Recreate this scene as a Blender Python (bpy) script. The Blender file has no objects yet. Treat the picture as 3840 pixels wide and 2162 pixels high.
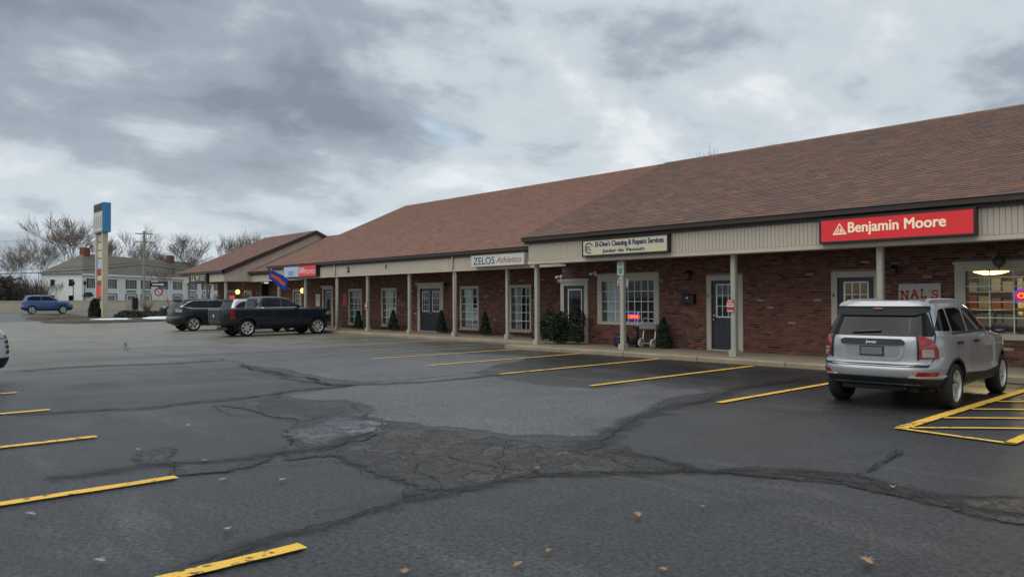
import bpy, bmesh, math, random
import numpy as np
from mathutils import Vector, Matrix
from mathutils.bvhtree import BVHTree
random.seed(7); np.random.seed(7)
S = bpy.context.scene
COL = S.collection
R = math.radians

# ---------------------------------------------------------------- camera
cd = bpy.data.cameras.new('camera'); cam = bpy.data.objects.new('camera', cd); COL.objects.link(cam)
cd.sensor_width = 36; cd.lens = 26.86; cd.clip_end = 5000; cd.clip_start = .05
rt, up, fw = Vector((.6729, .7397, -.0047)), Vector((.0128, -.0053, .9999)), Vector((-.7397, .6730, .0130))
m = Matrix.Identity(4)
for i in range(3):
    m[i][0], m[i][1], m[i][2] = rt[i], up[i], -fw[i]
m[2][3] = 1.65
cam.matrix_world = m
S.camera = cam

# ---------------------------------------------------------------- sky, sun, exposure
CLX, CLY = 0., 0.
SUN_EL, SUN_AZ = R(63), R(188)          # azimuth of the sun, clockwise from +Y
W = bpy.data.worlds.new('World'); S.world = W; W.use_nodes = True
nt = W.node_tree; nt.nodes.clear()
def N(tree, typ, **kw):
    n = tree.nodes.new(typ)
    for k, v in kw.items():
        if k[0] == 'i' and k[1:].isdigit(): n.inputs[int(k[1:])].default_value = v
        elif k in n.inputs: n.inputs[k].default_value = v
        else: setattr(n, k, v)
    return n
def ramp(tree, fac, stops, interp='LINEAR'):
    r = tree.nodes.new('ShaderNodeValToRGB'); e = r.color_ramp.elements; r.color_ramp.interpolation = interp
    while len(e) < len(stops): e.new(.5)
    for el, (p, c) in zip(e, stops):
        el.position = p; el.color = (c, c, c, 1) if isinstance(c, (int, float)) else (*c, 1)
    tree.links.new(fac, r.inputs[0]); return r.outputs[0]
def math_(tree, op, a, b=None, c=None, clamp=False):
    n = tree.nodes.new('ShaderNodeMath'); n.operation = op; n.use_clamp = clamp
    for i, v in enumerate((a, b, c)):
        if v is None: continue
        if isinstance(v, (int, float)): n.inputs[i].default_value = v
        else: tree.links.new(v, n.inputs[i])
    return n.outputs[0]
def mix_(tree, fac, a, b, mode='MIX'):
    n = tree.nodes.new('ShaderNodeMix'); n.data_type = 'RGBA'; n.blend_type = mode
    for i, v in ((0, fac), (6, a), (7, b)):
        if isinstance(v, (int, float)): n.inputs[i].default_value = v
        elif isinstance(v, tuple): n.inputs[i].default_value = (*v, 1) if len(v) == 3 else v
        else: tree.links.new(v, n.inputs[i])
    return n.outputs[2]
def noise(tree, vec, scale, detail=4, rough=.55, dist=0.):
    n = N(tree, 'ShaderNodeTexNoise'); n.inputs['Scale'].default_value = scale; n.inputs['Detail'].default_value = detail
    n.inputs['Roughness'].default_value = rough; n.inputs['Distortion'].default_value = dist
    if vec is not None: tree.links.new(vec, n.inputs['Vector'])
    return n.outputs['Fac']
sky = N(nt, 'ShaderNodeTexSky'); sky.sky_type = 'NISHITA'; sky.sun_disc = False
sky.sun_elevation = SUN_EL; sky.sun_rotation = SUN_AZ; sky.air_density = 1.2; sky.dust_density = 2.
tc = N(nt, 'ShaderNodeTexCoord'); sep = N(nt, 'ShaderNodeSeparateXYZ'); nt.links.new(tc.outputs['Generated'], sep.inputs[0])
den = math_(nt, 'ADD', math_(nt, 'MAXIMUM', sep.outputs[2], 0.), .30)
cmb = N(nt, 'ShaderNodeCombineXYZ')
nt.links.new(math_(nt, 'DIVIDE', sep.outputs[0], den), cmb.inputs[0]); nt.links.new(math_(nt, 'DIVIDE', sep.outputs[1], den), cmb.inputs[1])
mp = N(nt, 'ShaderNodeMapping'); mp.inputs['Rotation'].default_value = (0, 0, R(28)); mp.inputs['Scale'].default_value = (1., .85, 1); mp.inputs['Location'].default_value = (CLX, CLY, 0)
nt.links.new(cmb.outputs[0], mp.inputs[0])
c1 = noise(nt, mp.outputs[0], .95, 2, .5, .2); c2 = noise(nt, mp.outputs[0], 3.0, 9, .56, .15)
cc = math_(nt, 'ADD', math_(nt, 'MULTIPLY', c1, .56), math_(nt, 'MULTIPLY', c2, .44))
K = 10.
cl = ramp(nt, cc, [(.38, tuple(v*K for v in (.20, .24, .288))), (.455, tuple(v*K for v in (.285, .335, .39))), (.54, tuple(v*K for v in (.49, .545, .59))), (.62, tuple(v*K for v in (.68, .715, .735)))], 'EASE')
c3 = noise(nt, mp.outputs[0], 1.3, 5, .6, .4)
hole = ramp(nt, c3, [(.64, 0.), (.72, .75)])
hz_ = ramp(nt, sep.outputs[2], [(.0, 1.), (.22, 0.)])
skyc = mix_(nt, 1., sky.outputs[0], (1.6, 1.6, 1.6), 'MULTIPLY')
allc = mix_(nt, hole, cl, skyc)
allc = mix_(nt, math_(nt, 'MULTIPLY', hz_, .45), allc, tuple(v*K for v in (.62, .68, .73)))
bg = N(nt, 'ShaderNodeBackground'); bg.inputs[1].default_value = 1. / K; nt.links.new(allc, bg.inputs[0])
out = N(nt, 'ShaderNodeOutputWorld'); nt.links.new(bg.outputs[0], out.inputs[0])
sl = bpy.data.lights.new('sun', 'SUN'); sl.energy = 1.5; sl.angle = R(80); sl.color = (1., .95, .88)
so = bpy.data.objects.new('sun', sl); COL.objects.link(so)
sd = Vector((math.sin(SUN_AZ)*math.cos(SUN_EL), math.cos(SUN_AZ)*math.cos(SUN_EL), math.sin(SUN_EL)))
so.rotation_euler = sd.to_track_quat('Z', 'Y').to_euler()
V = S.view_settings; V.view_transform = 'Standard'; V.look = 'None'; V.gamma = 1; V.exposure = 0.26; V.use_curve_mapping = False
S.cycles.max_bounces = 6; S.cycles.transparent_max_bounces = 10; S.cycles.use_denoising = True

# ---------------------------------------------------------------- helpers
WLOC = {}
def tag(o, label=None, cat=None, group=None, kind=None):
    for k, v in (('label', label), ('category', cat), ('group', group), ('kind', kind)):
        if v: o[k] = v
    return o
def empty(name, loc, label=None, cat=None, group=None, rz=0.):
    o = bpy.data.objects.new(name, None); COL.objects.link(o); o.location = loc; o.rotation_euler = (0, 0, rz)
    o.empty_display_size = .2; WLOC[o.name] = Vector(loc)
    return tag(o, label, cat, group)
def link(name, me, parent=None, loc=(0, 0, 0), mat=None):
    o = bpy.data.objects.new(name, me); COL.objects.link(o)
    if mat and not me.materials: me.materials.append(mat)
    o.location = loc
    if parent: o.parent = parent
    return o
class MB:
    def __init__(s): s.v = []; s.f = []; s.c = []
    def add(s, vs, fs, col=None):
        n = len(s.v); s.v += [tuple(p) for p in vs]; s.f += [tuple(i+n for i in f) for f in fs]
        if col is not None: s.c += [col]*len(fs)
        return s
    def box(s, x0, x1, y0, y1, z0, z1, col=None):
        return s.add([(x0,y0,z0),(x1,y0,z0),(x1,y1,z0),(x0,y1,z0),(x0,y0,z1),(x1,y0,z1),(x1,y1,z1),(x0,y1,z1)],
                     [(0,3,2,1),(4,5,6,7),(0,1,5,4),(1,2,6,5),(2,3,7,6),(3,0,4,7)], col)
    def bev(s, x0, x1, y0, y1, z0, z1, b=.01, col=None):   # box whose -Y face is chamfered
        vs = [(x0,y1,z0),(x1,y1,z0),(x1,y1,z1),(x0,y1,z1),(x0,y0+b,z0),(x1,y0+b,z0),(x1,y0+b,z1),(x0,y0+b,z1),(x0+b,y0,z0+b),(x1-b,y0,z0+b),(x1-b,y0,z1-b),(x0+b,y0,z1-b)]
        return s.add(vs, [(0,4,7,3),(1,2,6,5),(0,1,5,4),(3,7,6,2),(4,5,9,8),(5,6,10,9),(6,7,11,10),(7,4,8,11),(8,9,10,11)], col)
    def prism(s, poly, a, b, axis='x', col=None):           # poly in the two other axes, swept a..b
        n = len(poly)
        f = {'x': lambda p, t: (t, p[0], p[1]), 'y': lambda p, t: (p[0], t, p[1]), 'z': lambda p, t: (p[0], p[1], t)}[axis]
        vs = [f(p, a) for p in poly] + [f(p, b) for p in poly]
        return s.add(vs, [tuple(range(n))[::-1], tuple(range(n, 2*n))] + [(i, (i+1) % n, n+(i+1) % n, n+i) for i in range(n)], col)
    def tube(s, pts, r, n=6, cap=True, col=None):
        pts = [Vector(p) for p in pts]; rs = r if isinstance(r, (list, tuple)) else [r]*len(pts)
        vs = []; prev = None
        for i, p in enumerate(pts):
            d = (pts[min(i+1, len(pts)-1)] - pts[max(i-1, 0)])
            d = d.normalized() if d.length > 1e-9 else Vector((0, 0, 1))
            if prev is None:
                a = d.orthogonal().normalized()
            else:
                a = (prev - d*prev.dot(d)); a = a.normalized() if a.length > 1e-6 else d.orthogonal().normalized()
            prev = a; b = d.cross(a)
            for k in range(n):
                t = 2*math.pi*k/n
                vs.append(p + (a*math.cos(t) + b*math.sin(t))*rs[i])
        fs = [(i*n+k, i*n+(k+1) % n, (i+1)*n+(k+1) % n, (i+1)*n+k) for i in range(len(pts)-1) for k in range(n)]
        if cap: fs += [tuple(range(n))[::-1], tuple((len(pts)-1)*n+k for k in range(n))]
        return s.add(vs, fs, col)
    def lathe(s, prof, c=(0, 0, 0), n=24, axis='z', col=None, closed=False):
        vs = []
        for (r, h) in prof:
            for k in range(n):
                t = 2*math.pi*k/n; u, w = r*math.cos(t), r*math.sin(t)
                p = {'z': (u, w, h), 'y': (u, h, w), 'x': (h, u, w)}[axis]
                vs.append((p[0]+c[0], p[1]+c[1], p[2]+c[2]))
        P = len(prof); fs = [(i*n+k, i*n+(k+1) % n, ((i+1) % P)*n+(k+1) % n, ((i+1) % P)*n+k) for i in range(P if closed else P-1) for k in range(n)]
        if not closed:
            if prof[0][0] > 1e-6: fs.append(tuple(range(n))[::-1])
            if prof[-1][0] > 1e-6: fs.append(tuple((P-1)*n+k for k in range(n)))
        return s.add(vs, fs, col)
    def sheet(s, poly, z):
        return s.add([(p[0], p[1], z) for p in poly], [tuple(range(len(poly)))])
    def mesh(s, name, mat=None, smooth=False, off=(0, 0, 0), fix=True):
        me = bpy.data.meshes.new(name); ox, oy, oz = off
        me.from_pydata([(x-ox, y-oy, z-oz) for x, y, z in s.v], [], s.f)
        if fix and len(s.f) < 20000:
            bm = bmesh.new(); bm.from_mesh(me); bmesh.ops.recalc_face_normals(bm, faces=bm.faces); bm.to_mesh(me); bm.free()
        if s.c and len(s.c) == len(s.f):
            at = me.color_attributes.new('tone', 'FLOAT_COLOR', 'CORNER')
            arr = np.repeat(np.array([(*c, 1.) for c in s.c], dtype=np.float32), [len(f) for f in s.f], axis=0)
            at.data.foreach_set('color', arr.ravel())
        if mat: me.materials.append(mat)
        if smooth: me.polygons.foreach_set('use_smooth', [True]*len(me.polygons))
        me.update(); return me
    def build(s, name, mat, parent=None, smooth=False, local=False, fix=True):
        off = (0, 0, 0)
        if parent is not None and not local: off = WLOC[parent.name]
        o = link(name, s.mesh(name, mat, smooth, off, fix), parent)
        WLOC[o.name] = WLOC[parent.name] if parent is not None and parent.name in WLOC else Vector((0, 0, 0))
        return o
    def thing(s, name, mat, base, label, cat, group=None, kind=None, smooth=False, fix=True):   # one-mesh thing with its origin at base
        o = link(name, s.mesh(name, mat, smooth, base, fix), None, base); WLOC[o.name] = Vector(base)
        return tag(o, label, cat, group, kind)
def box(*a): return MB().box(*a)

# ---------------------------------------------------------------- materials
def mat_(name):
    mt = bpy.data.materials.new(name); mt.use_nodes = True; t = mt.node_tree
    return mt, t, t.nodes['Principled BSDF']
def M(name, col, rough=.6, metal=0., var=.12, scale=3., bump=0., bscale=60., coat=0., attr=False, smear=0., streak=0., spec=.5, emit=None, es=0., var2=0.):
    mt, t, b = mat_(name)
    geo = N(t, 'ShaderNodeTexCoord'); vec = geo.outputs['Object']
    if attr:
        a = N(t, 'ShaderNodeAttribute'); a.attribute_name = 'tone'; base = a.outputs['Color']
    else:
        rgb = N(t, 'ShaderNodeRGB'); rgb.outputs[0].default_value = (*col, 1); base = rgb.outputs[0]
    if smear:
        sm = ramp(t, noise(t, vec, 6.5, 6, .75), [(.60, 0.), (.74, smear)]); base = mix_(t, sm, base, (.42, .36, .31))
    n = noise(t, vec, scale, 5, .6)
    if streak:
        mpn = N(t, 'ShaderNodeMapping'); mpn.inputs['Scale'].default_value = (streak, streak, .6); t.links.new(vec, mpn.inputs[0])
        n = math_(t, 'MULTIPLY', math_(t, 'ADD', n, noise(t, mpn.outputs[0], 1., 5, .65)), .5)
    f = math_(t, 'MULTIPLY_ADD', n, var*4, 1-var*2)
    cx = N(t, 'ShaderNodeCombineColor')
    for i in range(3): t.links.new(f, cx.inputs[i])
    t.links.new(mix_(t, 1., base, cx.outputs[0], 'MULTIPLY'), b.inputs['Base Color'])
    rn = noise(t, vec, scale*2.3, 3)
    t.links.new(math_(t, 'MULTIPLY_ADD', rn, .2*rough+var2, rough*.9-var2*.5, clamp=True), b.inputs['Roughness'])
    b.inputs['Metallic'].default_value = metal; b.inputs['Specular IOR Level'].default_value = spec
    if coat: b.inputs['Coat Weight'].default_value = coat; b.inputs['Coat Roughness'].default_value = .06
    if bump:
        bn = N(t, 'ShaderNodeBump'); bn.inputs['Strength'].default_value = bump; bn.inputs['Distance'].default_value = .01
        t.links.new(noise(t, vec, bscale, 4, .6), bn.inputs['Height']); t.links.new(bn.outputs[0], b.inputs['Normal'])
    if emit: b.inputs['Emission Color'].default_value = (*emit, 1); b.inputs['Emission Strength'].default_value = es
    return mt
def glass_mat(name, tint=(.9, .95, .95), refl=.65):
    mt, t, b = mat_(name); t.nodes.remove(b); o = t.nodes['Material Output']
    tr = N(t, 'ShaderNodeBsdfTransparent'); tr.inputs[0].default_value = (*tint, 1)
    gl = N(t, 'ShaderNodeBsdfGlossy'); gl.inputs['Roughness'].default_value = .02; gl.inputs[0].default_value = (1, 1, 1, 1)
    lw = N(t, 'ShaderNodeLayerWeight'); lw.inputs[0].default_value = .5; fo = math_(t, 'MULTIPLY_ADD', math_(t, 'POWER', lw.outputs['Facing'], 5.), .9, .035)
    tcn = N(t, 'ShaderNodeTexCoord'); bn = N(t, 'ShaderNodeBump'); bn.inputs['Strength'].default_value = .04
    t.links.new(noise(t, tcn.outputs['Object'], 2.5, 1), bn.inputs['Height']); t.links.new(bn.outputs[0], gl.inputs['Normal'])
    mx = N(t, 'ShaderNodeMixShader'); t.links.new(math_(t, 'MULTIPLY', fo, refl, clamp=True), mx.inputs[0])
    t.links.new(tr.outputs[0], mx.inputs[1]); t.links.new(gl.outputs[0], mx.inputs[2]); t.links.new(mx.outputs[0], o.inputs[0])
    return mt
def asphalt(name, kind):
    mt, t, b = mat_(name); g = N(t, 'ShaderNodeNewGeometry'); P = g.outputs['Position']
    sp = N(t, 'ShaderNodeSeparateXYZ'); t.links.new(P, sp.inputs[0])
    n1 = math_(t, 'ADD', math_(t, 'MULTIPLY', noise(t, P, 24., 2, .7), .5), math_(t, 'MULTIPLY', noise(t, P, 85., 3, .8), .5)); n2 = noise(t, P, .55, 5, .6); n3 = noise(t, P, .13, 4, .6); n4 = noise(t, P, 2.6, 5, .65)
    mpn = N(t, 'ShaderNodeMapping'); mpn.inputs['Scale'].default_value = (1., .22, 1.); t.links.new(P, mpn.inputs[0])
    n5 = noise(t, mpn.outputs[0], .42, 5, .62)
    if kind == 'lot':
        fx = math_(t, 'ADD', math_(t, 'MULTIPLY', sp.outputs[0], -1.), math_(t, 'MULTIPLY_ADD', n5, 26., -13.))
        worn = ramp(t, math_(t, 'MULTIPLY_ADD', fx, 1/26., -16/26., clamp=True), [(0., 0.), (.5, .75), (1., 1.)])
        base = mix_(t, worn, (.034, .035, .037), (.205, .193, .160))
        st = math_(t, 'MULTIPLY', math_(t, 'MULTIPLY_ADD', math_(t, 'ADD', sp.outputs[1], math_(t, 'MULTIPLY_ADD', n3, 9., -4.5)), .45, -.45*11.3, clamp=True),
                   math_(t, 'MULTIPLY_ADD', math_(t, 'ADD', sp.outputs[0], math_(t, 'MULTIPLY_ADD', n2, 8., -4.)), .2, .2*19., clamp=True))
        base = mix_(t, math_(t, 'MULTIPLY', st, .85), base, (.013, .013, .014))  # sealed stall asphalt; its colour is deepened to stand in for contact shadow
        # oil drips and tyre scrubs
        mo = N(t, 'ShaderNodeMapping'); mo.inputs['Scale'].default_value = (1.6, .5, 1.); t.links.new(P, mo.inputs[0])
        oil = ramp(t, noise(t, mo.outputs[0], .8, 6, .68), [(.55, 0.), (.70, .75)]); base = mix_(t, oil, base, (.014, .014, .015))
        ms2 = N(t, 'ShaderNodeMapping'); ms2.inputs['Scale'].default_value = (.35, 1.3, 1.); ms2.inputs['Rotation'].default_value = (0, 0, .2); t.links.new(P, ms2.inputs[0])
        dus = ramp(t, noise(t, ms2.outputs[0], .9, 6, .66, .4), [(.54, 0.), (.72, .55)]); base = mix_(t, dus, base, (.11, .106, .098))
    else:
        base = {'light': (.100, .102, .109), 'wet_sheen': (.11, .116, .132), 'cracked': (.031, .027, .023), 'dark': (.022, .022, .022), 'road': (.10, .10, .098)}[kind]  # the damp kind has its pale blue sky reflection put into the colour
    v = math_(t, 'MULTIPLY', math_(t, 'MULTIPLY_ADD', math_(t, 'SUBTRACT', n1, .5), 8.5, 1.), math_(t, 'MULTIPLY', math_(t, 'MULTIPLY_ADD', n2, 1.1, .45), math_(t, 'MULTIPLY_ADD', n4, .6, .7)))
    hgt = n1
    if kind in ('cracked', 'wet_sheen'):
        wv = N(t, 'ShaderNodeVectorMath'); wv.operation = 'ADD'; t.links.new(P, wv.inputs[0])
        nc = N(t, 'ShaderNodeTexNoise'); nc.inputs['Scale'].default_value = 3.2; nc.inputs['Detail'].default_value = 5; t.links.new(P, nc.inputs['Vector'])
        sc_ = N(t, 'ShaderNodeVectorMath'); sc_.operation = 'SCALE'; sc_.inputs['Scale'].default_value = .8; t.links.new(nc.outputs['Color'], sc_.inputs[0]); t.links.new(sc_.outputs[0], wv.inputs[1])
        vo = N(t, 'ShaderNodeTexVoronoi'); vo.feature = 'DISTANCE_TO_EDGE'; vo.inputs['Scale'].default_value = 2.3; t.links.new(wv.outputs[0], vo.inputs['Vector'])
        ck = ramp(t, vo.outputs['Distance'], [(.0, .1), (.016, .45), (.05, 1.)])
        vo2 = N(t, 'ShaderNodeTexVoronoi'); vo2.feature = 'DISTANCE_TO_EDGE'; vo2.inputs['Scale'].default_value = 6.5; t.links.new(wv.outputs[0], vo2.inputs['Vector'])
        ck = math_(t, 'MULTIPLY', ck, ramp(t, vo2.outputs['Distance'], [(.0, .45), (.03, .8), (.08, 1.)]))
        vc = N(t, 'ShaderNodeTexVoronoi'); vc.inputs['Scale'].default_value = 2.3; t.links.new(wv.outputs[0], vc.inputs['Vector'])
        sc3 = N(t, 'ShaderNodeSeparateColor'); t.links.new(vc.outputs['Color'], sc3.inputs[0])
        v = math_(t, 'MULTIPLY', math_(t, 'MULTIPLY', v, ck), math_(t, 'MULTIPLY_ADD', math_(t, 'POWER', sc3.outputs[0], 2.), 1.3, .65))
        hgt = math_(t, 'ADD', math_(t, 'MULTIPLY', n1, .5), math_(t, 'MULTIPLY', ck, 1.6))
    cx = N(t, 'ShaderNodeCombineColor')
    for i in range(3): t.links.new(v, cx.inputs[i])
    t.links.new(mix_(t, 1., base, cx.outputs[0], 'MULTIPLY'), b.inputs['Base Color'])
    ro = {'wet_sheen': (.5, .12)}.get(kind, (.5, .17))
    t.links.new(math_(t, 'MULTIPLY_ADD', n2, ro[0], ro[1] if kind != 'wet_sheen' else .05, clamp=True), b.inputs['Roughness'])
    if kind in ('light', 'cracked', 'wet_sheen', 'dark'):
        at_ = N(t, 'ShaderNodeAttribute'); at_.attribute_name = 'edge'
        n6 = noise(t, P, 3.4, 6, .7)
        al = ramp(t, math_(t, 'ADD', math_(t, 'MULTIPLY', at_.outputs['Fac'], .95), math_(t, 'MULTIPLY_ADD', n6, 1.5, -.75)), {'light': [(.0, 0.), (.45, .95)], 'wet_sheen': [(.1, 0.), (.5, .85)], 'cracked': [(.0, 0.), (.4, 1.)], 'dark': [(.1, 0.), (.9, .85)]}[kind])
        tr_ = N(t, 'ShaderNodeBsdfTransparent'); ms_ = N(t, 'ShaderNodeMixShader'); t.links.new(al, ms_.inputs[0]); t.links.new(tr_.outputs[0], ms_.inputs[1]); t.links.new(b.outputs[0], ms_.inputs[2]); t.links.new(ms_.outputs[0], t.nodes['Material Output'].inputs[0])
    bn = N(t, 'ShaderNodeBump'); bn.inputs['Strength'].default_value = .3 if kind == 'wet_sheen' else .7; bn.inputs['Distance'].default_value = .012
    t.links.new(hgt, bn.inputs['Height']); t.links.new(bn.outputs[0], b.inputs['Normal'])
    return mt
def line_mat(name, col, wear):
    mt, t, b = mat_(name); g = N(t, 'ShaderNodeNewGeometry'); P = g.outputs['Position']
    n = noise(t, P, 9., 6, .72); n1 = noise(t, P, 70., 3, .75); n2 = noise(t, P, .9, 3)
    w = ramp(t, math_(t, 'ADD', n, math_(t, 'MULTIPLY_ADD', n2, .3, -.15)), [(wear, 1.), (wear+.07, 0.)])
    c = mix_(t, w, col, (.06, .058, .052))
    cx = N(t, 'ShaderNodeCombineColor')
    for i in range(3): t.links.new(math_(t, 'MULTIPLY_ADD', n1, .9, .55), cx.inputs[i])
    t.links.new(mix_(t, 1., c, cx.outputs[0], 'MULTIPLY'), b.inputs['Base Color']); b.inputs['Roughness'].default_value = .7
    bn = N(t, 'ShaderNodeBump'); bn.inputs['Strength'].default_value = .4; bn.inputs['Distance'].default_value = .01
    t.links.new(n1, bn.inputs['Height']); t.links.new(bn.outputs[0], b.inputs['Normal'])
    return mt
MT = {}
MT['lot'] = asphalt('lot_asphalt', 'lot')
for k in ('light', 'wet_sheen', 'cracked', 'dark', 'road'): MT[k] = asphalt(k+'_asphalt', k)
MT['yellow'] = line_mat('yellow_paint', (.86, .52, .065), .365); MT['faded'] = line_mat('faded_paint', (.42, .38, .24), .44)
MT['concrete'] = M('concrete', (.25, .212, .155), .85, var=.16, scale=1.3, bump=.5, bscale=45)
MT['kerb'] = M('kerb_concrete', (.30, .245, .165), .85, var=.28, scale=1.6, bump=.6, bscale=35)
MT['brick'] = M('brick', (0, 0, 0), .85, var=.16, scale=22, bump=.7, bscale=90, attr=True, smear=.8)
MT['mortar'] = M('mortar', (.26, .20, .165), .95, var=.15, scale=14, bump=.6, bscale=120)
MT['shingle'] = M('shingle', (0, 0, 0), .92, var=.14, scale=9, bump=.8, bscale=140, attr=True)
MT['siding'] = M('siding_paint', (.54, .47, .38), .6, var=.15, scale=1.2, streak=5, bump=.2, bscale=90)
MT['trim'] = M('trim_paint', (.47, .435, .36), .55, var=.10, scale=2., streak=7, bump=.15, bscale=70)
MT['post'] = M('post_paint', (.39, .385, .315), .6, var=.2, scale=2.6, streak=9, bump=.35, bscale=60)
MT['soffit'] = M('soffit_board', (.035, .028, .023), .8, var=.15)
MT['gutter'] = M('gutter_brown', (.042, .030, .024), .42, var=.15, scale=1.)
MT['dkdoor'] = M('door_paint', (.026, .032, .044), .38, var=.1)
MT['black'] = M('black_metal', (.012, .012, .013), .45, var=.1)
MT['blackp'] = M('black_plastic', (.018, .018, .019), .55, var=.1, bump=.1, bscale=200)
MT['rubber'] = M('tyre_rubber', (.014, .014, .014), .8, var=.15, bump=.2, bscale=60)
MT['alloy'] = M('alloy', (.72, .72, .70), .35, metal=.6, var=.06)
MT['chrome'] = M('chrome', (.75, .76, .78), .12, metal=1., var=.03)
MT['white'] = M('white_paint', (.72, .72, .70), .55, var=.07)
MT['glass'] = glass_mat('shop_glass')
MT['carglass'] = M('tinted_glass', (.004, .005, .006), .03, var=.02, spec=.38)
MT['bark'] = M('bark', (.13, .11, .095), .9, var=.2, scale=4, bump=.4, bscale=30)
MT['twig'] = M('twig', (.20, .165, .145), .9, var=.2)
MT['lamp_red'] = M('red_lens', (.30, .008, .012), .12, var=.2, scale=14, coat=1.)
MT['lamp_clear'] = M('clear_lens', (.34, .32, .28), .15, var=.35, scale=26, coat=1.)
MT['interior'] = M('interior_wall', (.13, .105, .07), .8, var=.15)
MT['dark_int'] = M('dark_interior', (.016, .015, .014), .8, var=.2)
MT['snow'] = M('snow', (.80, .82, .86), .7, var=.08, scale=4, bump=.5, bscale=12)
MT['leaf_dk'] = M('evergreen', (.022, .038, .018), .7, var=.35, scale=5)
MT['leaf_y'] = M('yew', (.026, .040, .018), .7, var=.35, scale=4)
MT['blue'] = M('sign_blue', (.05, .24, .48), .4, var=.06)

def text(body, o, U, Vv, mat, name='lettering', parent=None, bold=0., heavy=0., shear=0., depth=.006, local=False):
    """body set inside the rectangle o, o+U, o+Vv (its bounding box is stretched to it); the face looks along U x V"""
    cu = bpy.data.curves.new('t', 'FONT'); cu.body = body; cu.size = 1; cu.extrude = .01; cu.offset = bold; cu.shear = shear; cu.resolution_u = 3
    ob = bpy.data.objects.new('t', cu); COL.objects.link(ob); dg = bpy.context.evaluated_depsgraph_get()
    me = bpy.data.meshes.new_from_object(ob.evaluated_get(dg)); bpy.data.objects.remove(ob); bpy.data.curves.remove(cu)
    co = np.zeros(len(me.vertices)*3); me.vertices.foreach_get('co', co); co = co.reshape(-1, 3)
    mn, mxx = co.min(0), co.max(0); q = (co-mn)/np.maximum(mxx-mn, 1e-6)
    o, U, Vv = np.array(o, float), np.array(U, float), np.array(Vv, float); Nn = np.cross(U, Vv); Nn /= np.linalg.norm(Nn)
    if parent is not None and not local: o = o-np.array(WLOC[parent.name])
    co = o + q[:, :1]*U + q[:, 1:2]*Vv + (q[:, 2:]-.3)*depth*Nn
    if heavy:
        fs_ = [tuple(p.vertices) for p in me.polygons]; nv_ = len(co); U1 = U/np.linalg.norm(U); V1 = Vv/np.linalg.norm(Vv); mb = MB()
        for i, (a_, b_) in enumerate(((-1, -1), (1, -1), (-1, 1), (1, 1), (0, 0))): mb.add([tuple(c) for c in co+U1*a_*heavy+V1*b_*heavy*.6+Nn*.0004*i], fs_)
        me = mb.mesh(name, mat, fix=False)
    else: me.vertices.foreach_set('co', co.ravel()); me.materials.clear(); me.materials.append(mat); me.update()
    return link(name, me, parent)
def flat(polys, o, U, Vv, mat, name, parent, depth=.006, local=False):
    """2-D polygons given in the frame o, U, V as thin raised shapes"""
    o, U, Vv = Vector(o), Vector(U), Vector(Vv); n = U.cross(Vv).normalized(); mb = MB()
    for pl in polys:
        pts = [o+U*a+Vv*b for a, b in pl]; k = len(pts)
        mb.add([p+n*depth*.7 for p in pts]+[p-n*depth*.3 for p in pts], [tuple(range(k)), tuple(range(k, 2*k))[::-1]]+[(i, i+k, (i+1) % k+k, (i+1) % k) for i in range(k)])
    return mb.build(name, mat, parent, local=local)
def ring(cx, cy, r0, r1, a0, a1, n=18, sx=1., sy=1.):
    out = []
    for i in range(n):
        t0, t1 = R(a0+(a1-a0)*i/n), R(a0+(a1-a0)*(i+1)/n)
        out.append([(cx+r0*sx*math.cos(t0), cy+r0*sy*math.sin(t0)), (cx+r1*sx*math.cos(t0), cy+r1*sy*math.sin(t0)), (cx+r1*sx*math.cos(t1), cy+r1*sy*math.sin(t1)), (cx+r0*sx*math.cos(t1), cy+r0*sy*math.sin(t1))])
    return out
# ---------------------------------------------------------------- ground
def smooth(t): t = max(0., min(1., t)); return t*t*(3-2*t)
def hz(x): return .4*smooth((-x-70)/14)
def ragged(poly, amp=.12, n=3):
    pts = [Vector(p) for p in poly]
    for k in range(n):
        new = []
        for i, p in enumerate(pts):
            q = pts[(i+1) % len(pts)]; d = q-p; nn = Vector((-d.y, d.x))
            new += [p, (p+q)*.5 + nn*random.uniform(-amp, amp)]
        pts = new
    return [tuple(p) for p in pts]
xs = [-1500, -700, -400, -250, -180, -140, -110, -98] + list(range(-96, -66, 2)) + [-60, -40, -20, 0, 30, 80, 200, 500, 1200]; ys = [-1200, -500, -200, -80, -20, 0, 20, 50, 100, 200, 500, 1500]
tb = MB(); tb.add([(x, y, hz(x)-.03) for y in ys for x in xs], [(j*len(xs)+i, j*len(xs)+i+1, (j+1)*len(xs)+i+1, (j+1)*len(xs)+i) for j in range(len(ys)-1) for i in range(len(xs)-1)])
MT['grass'] = M('dry_grass', (.105, .10, .055), .95, var=.3, scale=.6, bump=.6, bscale=20)
tag(tb.build('ground', MT['grass']), 'dull winter grass ground reaching to the horizon', kind='structure')
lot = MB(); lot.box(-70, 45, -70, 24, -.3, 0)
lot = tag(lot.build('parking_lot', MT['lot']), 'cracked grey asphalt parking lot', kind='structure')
rb = MB(); rx = [-70-i*2 for i in range(13)]
rb.add([(x, y, hz(x)+.006) for x in rx for y in (-400, -100, 0, 40, 120, 400)], [(i*6+j, i*6+j+1, (i+1)*6+j+1, (i+1)*6+j) for i in range(12) for j in range(5)])
tag(rb.build('road', MT['road']), 'grey road beyond the parking lot', kind='structure')
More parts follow.
